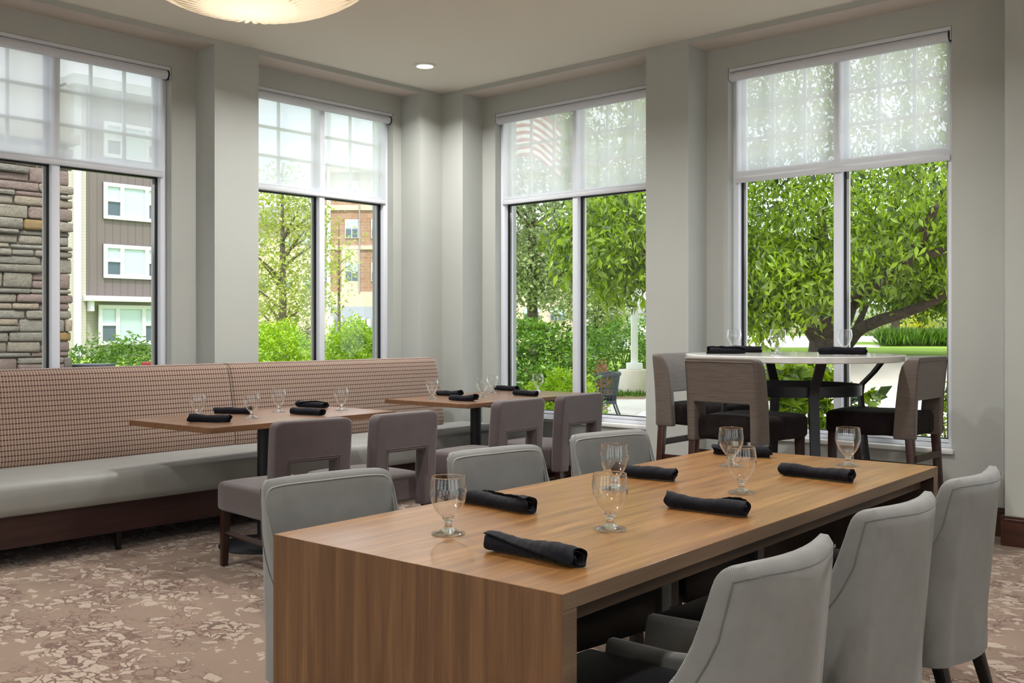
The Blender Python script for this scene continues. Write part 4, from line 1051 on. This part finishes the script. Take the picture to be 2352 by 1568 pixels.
# patio furniture outside the left window
x, y = at(210, 9.65); r = empty('patio_table', (x, y, -.1), YAW, 'dark patio table top just above the bench back outside the left window', 'table')
t = B(); box(t, -.17, .17, -.16, .16, 1.03, 1.062, .004); obj('tabletop', t, M['wicker'], r)
for sx in (-.16, .16):
    for sy in (-.13, .13): t = B(); box(t, sx*.9-.015, sx*.9+.015, sy-.015, sy+.015, 0, 1.031); obj('leg', t, M['wicker'], r)
x, y = at(343, 9.0); r = empty('patio_chair', (x, y, -.1), YAW, 'red patio chair whose top shows above the bench back', 'chair')
M['red'] = plain('red_plastic', 'd9574a', .5)
t = B(); box(t, -.07, .07, -.02, .02, .5, 1.105, .018, 3); obj('backrest', t, M['red'], r)
t = B(); box(t, -.09, .09, -.3, .02, .5, .53, .01); obj('seat', t, M['red'], r)
for sx in (-.07, .07):
    for sy in (-.27, 0): t = B(); box(t, sx-.012, sx+.012, sy-.012, sy+.012, 0, .51); obj('leg', t, M['red'], r)

# ---- stone pier
def stonemat():
    t = NT('ledge_stone'); t.set(.9, 0, .2); g = t.n('NewGeometry')
    v = t.coords(); c = t.ramp(g.outputs['Random Per Island'], [(0, 'c4c0b4'), (.16, 'd4c8b6'), (.3, 'c4a9a2'), (.45, 'dccab2'), (.6, 'b6b1a6'), (.72, 'bfa49c'), (.84, 'c6beae'), (.975, 'd6ab6c')], 'CONSTANT')
    n = t.noise(v, 9, 5, .65); t.base(t.mix(t.math('MULTIPLY', t.math('SUBTRACT', n, .25), 1.2), c, 'a0978a', 'MIX')); t.bump(t.noise(v, 16, 6, .75), 1.0, .06); return t.m
M['stone'] = stonemat(); M['mortar'] = plain('mortar', '8a837a', .95)
r = empty('stone_pier', (-2.6, -4.6, -.1), 0, 'ledge-stone clad pier outside the left window', 'pier')
t = B(); box(t, -.6, .28, -2.4, 2.18, 0, 3.05); obj('pier_core', t, M['mortar'], r, smooth=0)
t = B(); z = 0; rr = random.Random(4)
while z < 3.0:
    h = rr.choice((.045, .06, .08, .095, .115, .14)); yy = -2.4
    while yy < 2.2:
        w_ = rr.uniform(.16, .46); d = rr.uniform(.015, .06); hh = h
        y1 = min(yy+w_, 2.2+rr.uniform(-.02, .03))
        if y1-yy > .05:
            if h > .11 and rr.random() < .35:
                box(t, .25, .28+d, yy+.005, y1-.005, z+.005, z+h*.5-.004, .012, 2); box(t, .25, .28+rr.uniform(.015, .06), yy+.005, y1-.005, z+h*.5+.004, z+h-.005, .012, 2)
            else: box(t, .25, .28+d, yy+.005, y1-.005, z+.005, z+h-.005, .014, 2)
        yy = yy+w_
    z += h
for v in t.verts: v.co += Vector((0, rr.uniform(-1, 1)*.006, rr.uniform(-1, 1)*.005))
obj('stone_facing', t, M['stone'], r, smooth=60)
t = B(); box(t, -.7, .36, -2.4, 2.26, 3.05, 3.14, .01); obj('pier_cap', t, M['concrete'], r)
M['siding'] = plain('cream_siding', 'c6c3bc', .7); 
t = B(); box(t, -.35, .1, 1.7, 2.1, 3.14, 4.6); obj('pier_column', t, M['siding'], r)

# ---- four storey building with grey panels
def lines_mat(name, c, axis, pitch, depth=.5, dark=.8):
    t = NT(name); t.set(.8, 0, .2); v = t.coords(); s = t.n('SeparateXYZ'); t.l(v, s.inputs[0])
    f = t.math('FRACT', t.math('MULTIPLY', s.outputs[axis], 1/pitch)); ln = t.math('LESS_THAN', f, .14)
    cc = S(c); t.base(t.mix(ln, cc, tuple(q*dark for q in cc[:3])+(1,))); t.bump(ln, depth, .02); return t.m
M['greypanel'] = lines_mat('grey_board_and_batten', '7a6f6c', 1, .40); M['lap'] = lines_mat('cream_lap_siding', 'bdb5a8', 2, .15)
M['wtrim'] = plain('white_building_trim', 'd2d2d4', .6); M['bglass'] = plain('pale_blind_glass', 'bccdcc', .15); M['dglass'] = plain('dark_window_glass', '56646c', .1)
M['roof'] = plain('grey_roof_shingle', 'a29e9c', .9, var=.1, scale=2)
XB = -41.8
def yz(px, py): return onx(px, py, XB)
b = empty('panelled_building', (XB, 16, -.1), 0, 'multi-storey building with grey vertical panels and white windows seen past the stone pier', 'building')
def bbx(name, pxa, pxb, pya, pyb, mat, d0=0, d1=.1, pref=236, parent=None, sm_=0):
    ya = yz(pxa, 500)[0]; yb = yz(pxb, 500)[0]; z1 = yz(pref, pya)[1]; z0 = yz(pref, pyb)[1]
    t = B(); box(t, d0, d1, ya-16, yb-16, z0+.1, z1+.1); return obj(name, t, mat, parent or b, smooth=sm_)
bbx('grey_wall', 195, 560, 205, 680, M['greypanel'], -6, 0)
bbx('corner_siding', 150, 195, 205, 860, M['lap'], -6, .12)
bbx('corner_trim', 166, 183, 205, 860, M['wtrim'], 0, .2)
bbx('ground_floor_wall', 195, 560, 680, 870, M['lap'], -6, -.3)
bbx('belt_band', 188, 562, 680, 692, M['wtrim'], -.4, .7)
bbx('eave', 150, 566, 190, 212, M['wtrim'], -6, .9)
bbx('bracket', 198, 206, 692, 715, M['wtrim'], -.3, .5)
def bwin(pxa, pxb, pya, pyb, lower=True):
    ya = yz(pxa, 500)[0]-16; yb = yz(pxb, 500)[0]-16; z1 = yz(236, pya)[1]+.1; z0 = yz(236, pyb)[1]+.1; W_ = yb-ya; H = z1-z0; e = .19
    t = B()
    for i_, q in enumerate(((ya, ya+e, z0, z1), (yb-e, yb, z0, z1), (ya+e, yb-e, z0, z0+e), (ya+e, yb-e, z1-e, z1), (ya+W_*.30-.1, ya+W_*.30+.1, z0+e, z1-e), (ya+W_*.72-.1, ya+W_*.72+.1, z0+e, z1-e), (ya+e, ya+W_*.3-.1, z0+H*.48, z0+H*.48+.12), (ya+W_*.72+.1, yb-e, z0+H*.48, z0+H*.48+.12))):
        box(t, 0, .16, q[0], q[1], q[2], q[3])
    f = obj('window', t, M['wtrim'], b, smooth=0)
    t = B(); box(t, -.02, .05, ya, yb, z0, z1); obj('blind_pane', t, M['bglass'], f, smooth=0)
    t = B(); box(t, 0, .07, ya+e, ya+W_*.3-.1, z0+e, z0+H*.48); box(t, 0, .07, ya+W_*.72+.1, yb-e, z0+e, z0+H*.48); obj('open_pane', t, M['dglass'], f, smooth=0)
for pa, pb in ((236, 372), (440, 545)):
    bwin(pa, pb, 418, 502); bwin(pa, pb, 560, 638); bwin(pa, pb, 278, 360)
bwin(224, 366, 700, 792)
# ---- brick block and others, seen face on
def facade(name, dep, label, px0=None):
    x, y = at(1176, dep); r = empty(name, (x, y, -.1), YAW, label, 'building'); k = dep/FPX
    def fb(nm, a, b_, c, d, mat, y0=0, y1=.1, parent=None, sm_=0):
        t = B(); box(t, (a-1176)*k, (b_-1176)*k, y0, y1, 1.4-(d-HOR)*k, 1.4-(c-HOR)*k); return obj(nm, t, mat, parent or r, smooth=sm_)
    return r, fb, k
def brickm(name, c1, c2, mortar, sc):
    t = NT(name); t.set(.9, 0, .2); v = t.coords(rot=(PI/2, 0, 0)); br = t.n('TexBrick'); br.inputs['Scale'].default_value = sc
    br.inputs['Color1'].default_value = S(c1); br.inputs['Color2'].default_value = S(c2); br.inputs['Mortar'].default_value = S(mortar); br.inputs['Mortar Size'].default_value = .012
    t.l(v, br.inputs['Vector']); n = t.noise(v, 1.2, 4); t.base(t.mix(t.math('MULTIPLY', n, .35), br.outputs[0], 'd8c4b0')); return t.m
M['brick'] = brickm('orange_brick', 'a98066', '976b52', 'b59c86', 1.2); M['pstone'] = brickm('cream_stone_block', 'dccbb6', 'd2c0ab', 'c4b39e', 1.0)
M['pinkb'] = brickm('pale_pink_brick', 'd6bfae', 'ccb3a2', 'dccbbd', 1.2)
def fwin(fb, a, b_, c, d, wood_=True):
    f = fb('window', a, b_, c, d, M['wtrim'], -.12, 0); m_ = (a+b_)/2; h = (c+d)/2; e = max(1.2, (b_-a)*.07)
    for (p, q) in ((a+e, m_-e*.6), (m_+e*.6, b_-e)):
        fb('pane', p, q, c+e, h-e*.5, M['bglass'], -.16, -.05, f); fb('pane', p, q, h+e*.5, d-e, M['dglass'], -.16, -.05, f)
br_, fb, k = facade('brick_building', 70, 'orange brick apartment block with cream bands seen through the narrow window')
fb('brick_wall', 724, 1010, 395, 672, M['brick'], 0, 12); fb('roof_band', 720, 1012, 385, 397, M['pstone'], -.4, 12)
fb('stone_band', 723, 1010, 471, 483, M['pstone'], -.15, 0); fb('stone_band', 723, 1010, 564, 573, M['pstone'], -.15, 0); fb('stone_bay', 785, 825, 573, 672, M['pstone'], -.12, 0)
fb('stone_base', 718, 1010, 670, 790, M['pstone'], -.25, 12); fb('garage_door', 762, 858, 704, 790, plain('grey_garage_door', 'a9adb5', .7), -.3, -.2)
fb('downpipe', 826, 828.5, 450, 672, M['roof'], -.35, -.2)
for a, b_ in ((793, 824), (853, 884), (735, 760), (915, 946)):
    fwin(fb, a, b_, 504, 547); fwin(fb, a, b_, 603, 646); fwin(fb, a, b_, 418, 455)
for i, (a, w_) in enumerate(((766, 8), (783, 10), (803, 7), (817, 11), (836, 8), (848, 8))): fb('meter_box', a, a+w_, 726+(i % 3)*3, 752, M['wtrim'], -1.2, -.4)
br_, fb, k = facade('cream_building', 96, 'cream building with a grey roof behind the spring tree')
fb('wall', 540, 735, 515, 780, M['pstone'], 0, 10); fb('roof', 530, 745, 478, 517, M['roof'], -1, 11)
for a in (598, 655, 700): fwin(fb, a, a+14, 548, 566); fwin(fb, a, a+14, 640, 662)
fb('gate', 655, 722, 742, 775, M['roof'], -30, -29.8)
br_, fb, k = facade('pink_brick_building', 62, 'pale pink brick house behind the olive tree')
fb('wall', 1150, 1330, 560, 790, M['pinkb'], 0, 10); fb('roof', 1140, 1345, 520, 562, M['roof'], -.6, 10.5)
for a in (1203, 1222, 1264, 1282): fwin(fb, a, a+17, 708, 736)
fwin(fb, 1200, 1235, 600, 640); fwin(fb, 1260, 1295, 600, 640)
br_, fb, k = facade('bay_house', 58, 'white bay-windowed house front left of the lamp post')
fb('wall', 1400, 1500, 718, 800, M['wtrim'], 0, 8); fb('roof', 1395, 1506, 700, 719, M['roof'], -.5, 8.5)
fwin(fb, 1407, 1427, 730, 752); fwin(fb, 1432, 1450, 728, 755); fb('wall_trim', 1400, 1455, 757, 762, M['pinkb'], -.4, 0)
br_, fb, k = facade('garage_building', 78, 'pale low building across the street beyond the spreading tree')
fb('wall', 1560, 1880, 727, 768, M['pinkb'], 0, 8); fb('roof', 1550, 1890, 715, 728, M['roof'], -.6, 9)
for a in (1805, 1832): fb('post', a, a+7, 733, 768, M['wtrim'], -.6, -.3)
br_, fb, k = facade('far_house', 80, 'pale far house beyond the street at the right of the spreading tree')
fb('wall', 1950, 2420, 730, 768, M['pstone'], 0, 8); fb('roof', 1940, 2430, 700, 732, M['roof'], -.6, 9)
for a in (1995, 2040, 2160, 2230): fwin(fb, a, a+16, 738, 756)
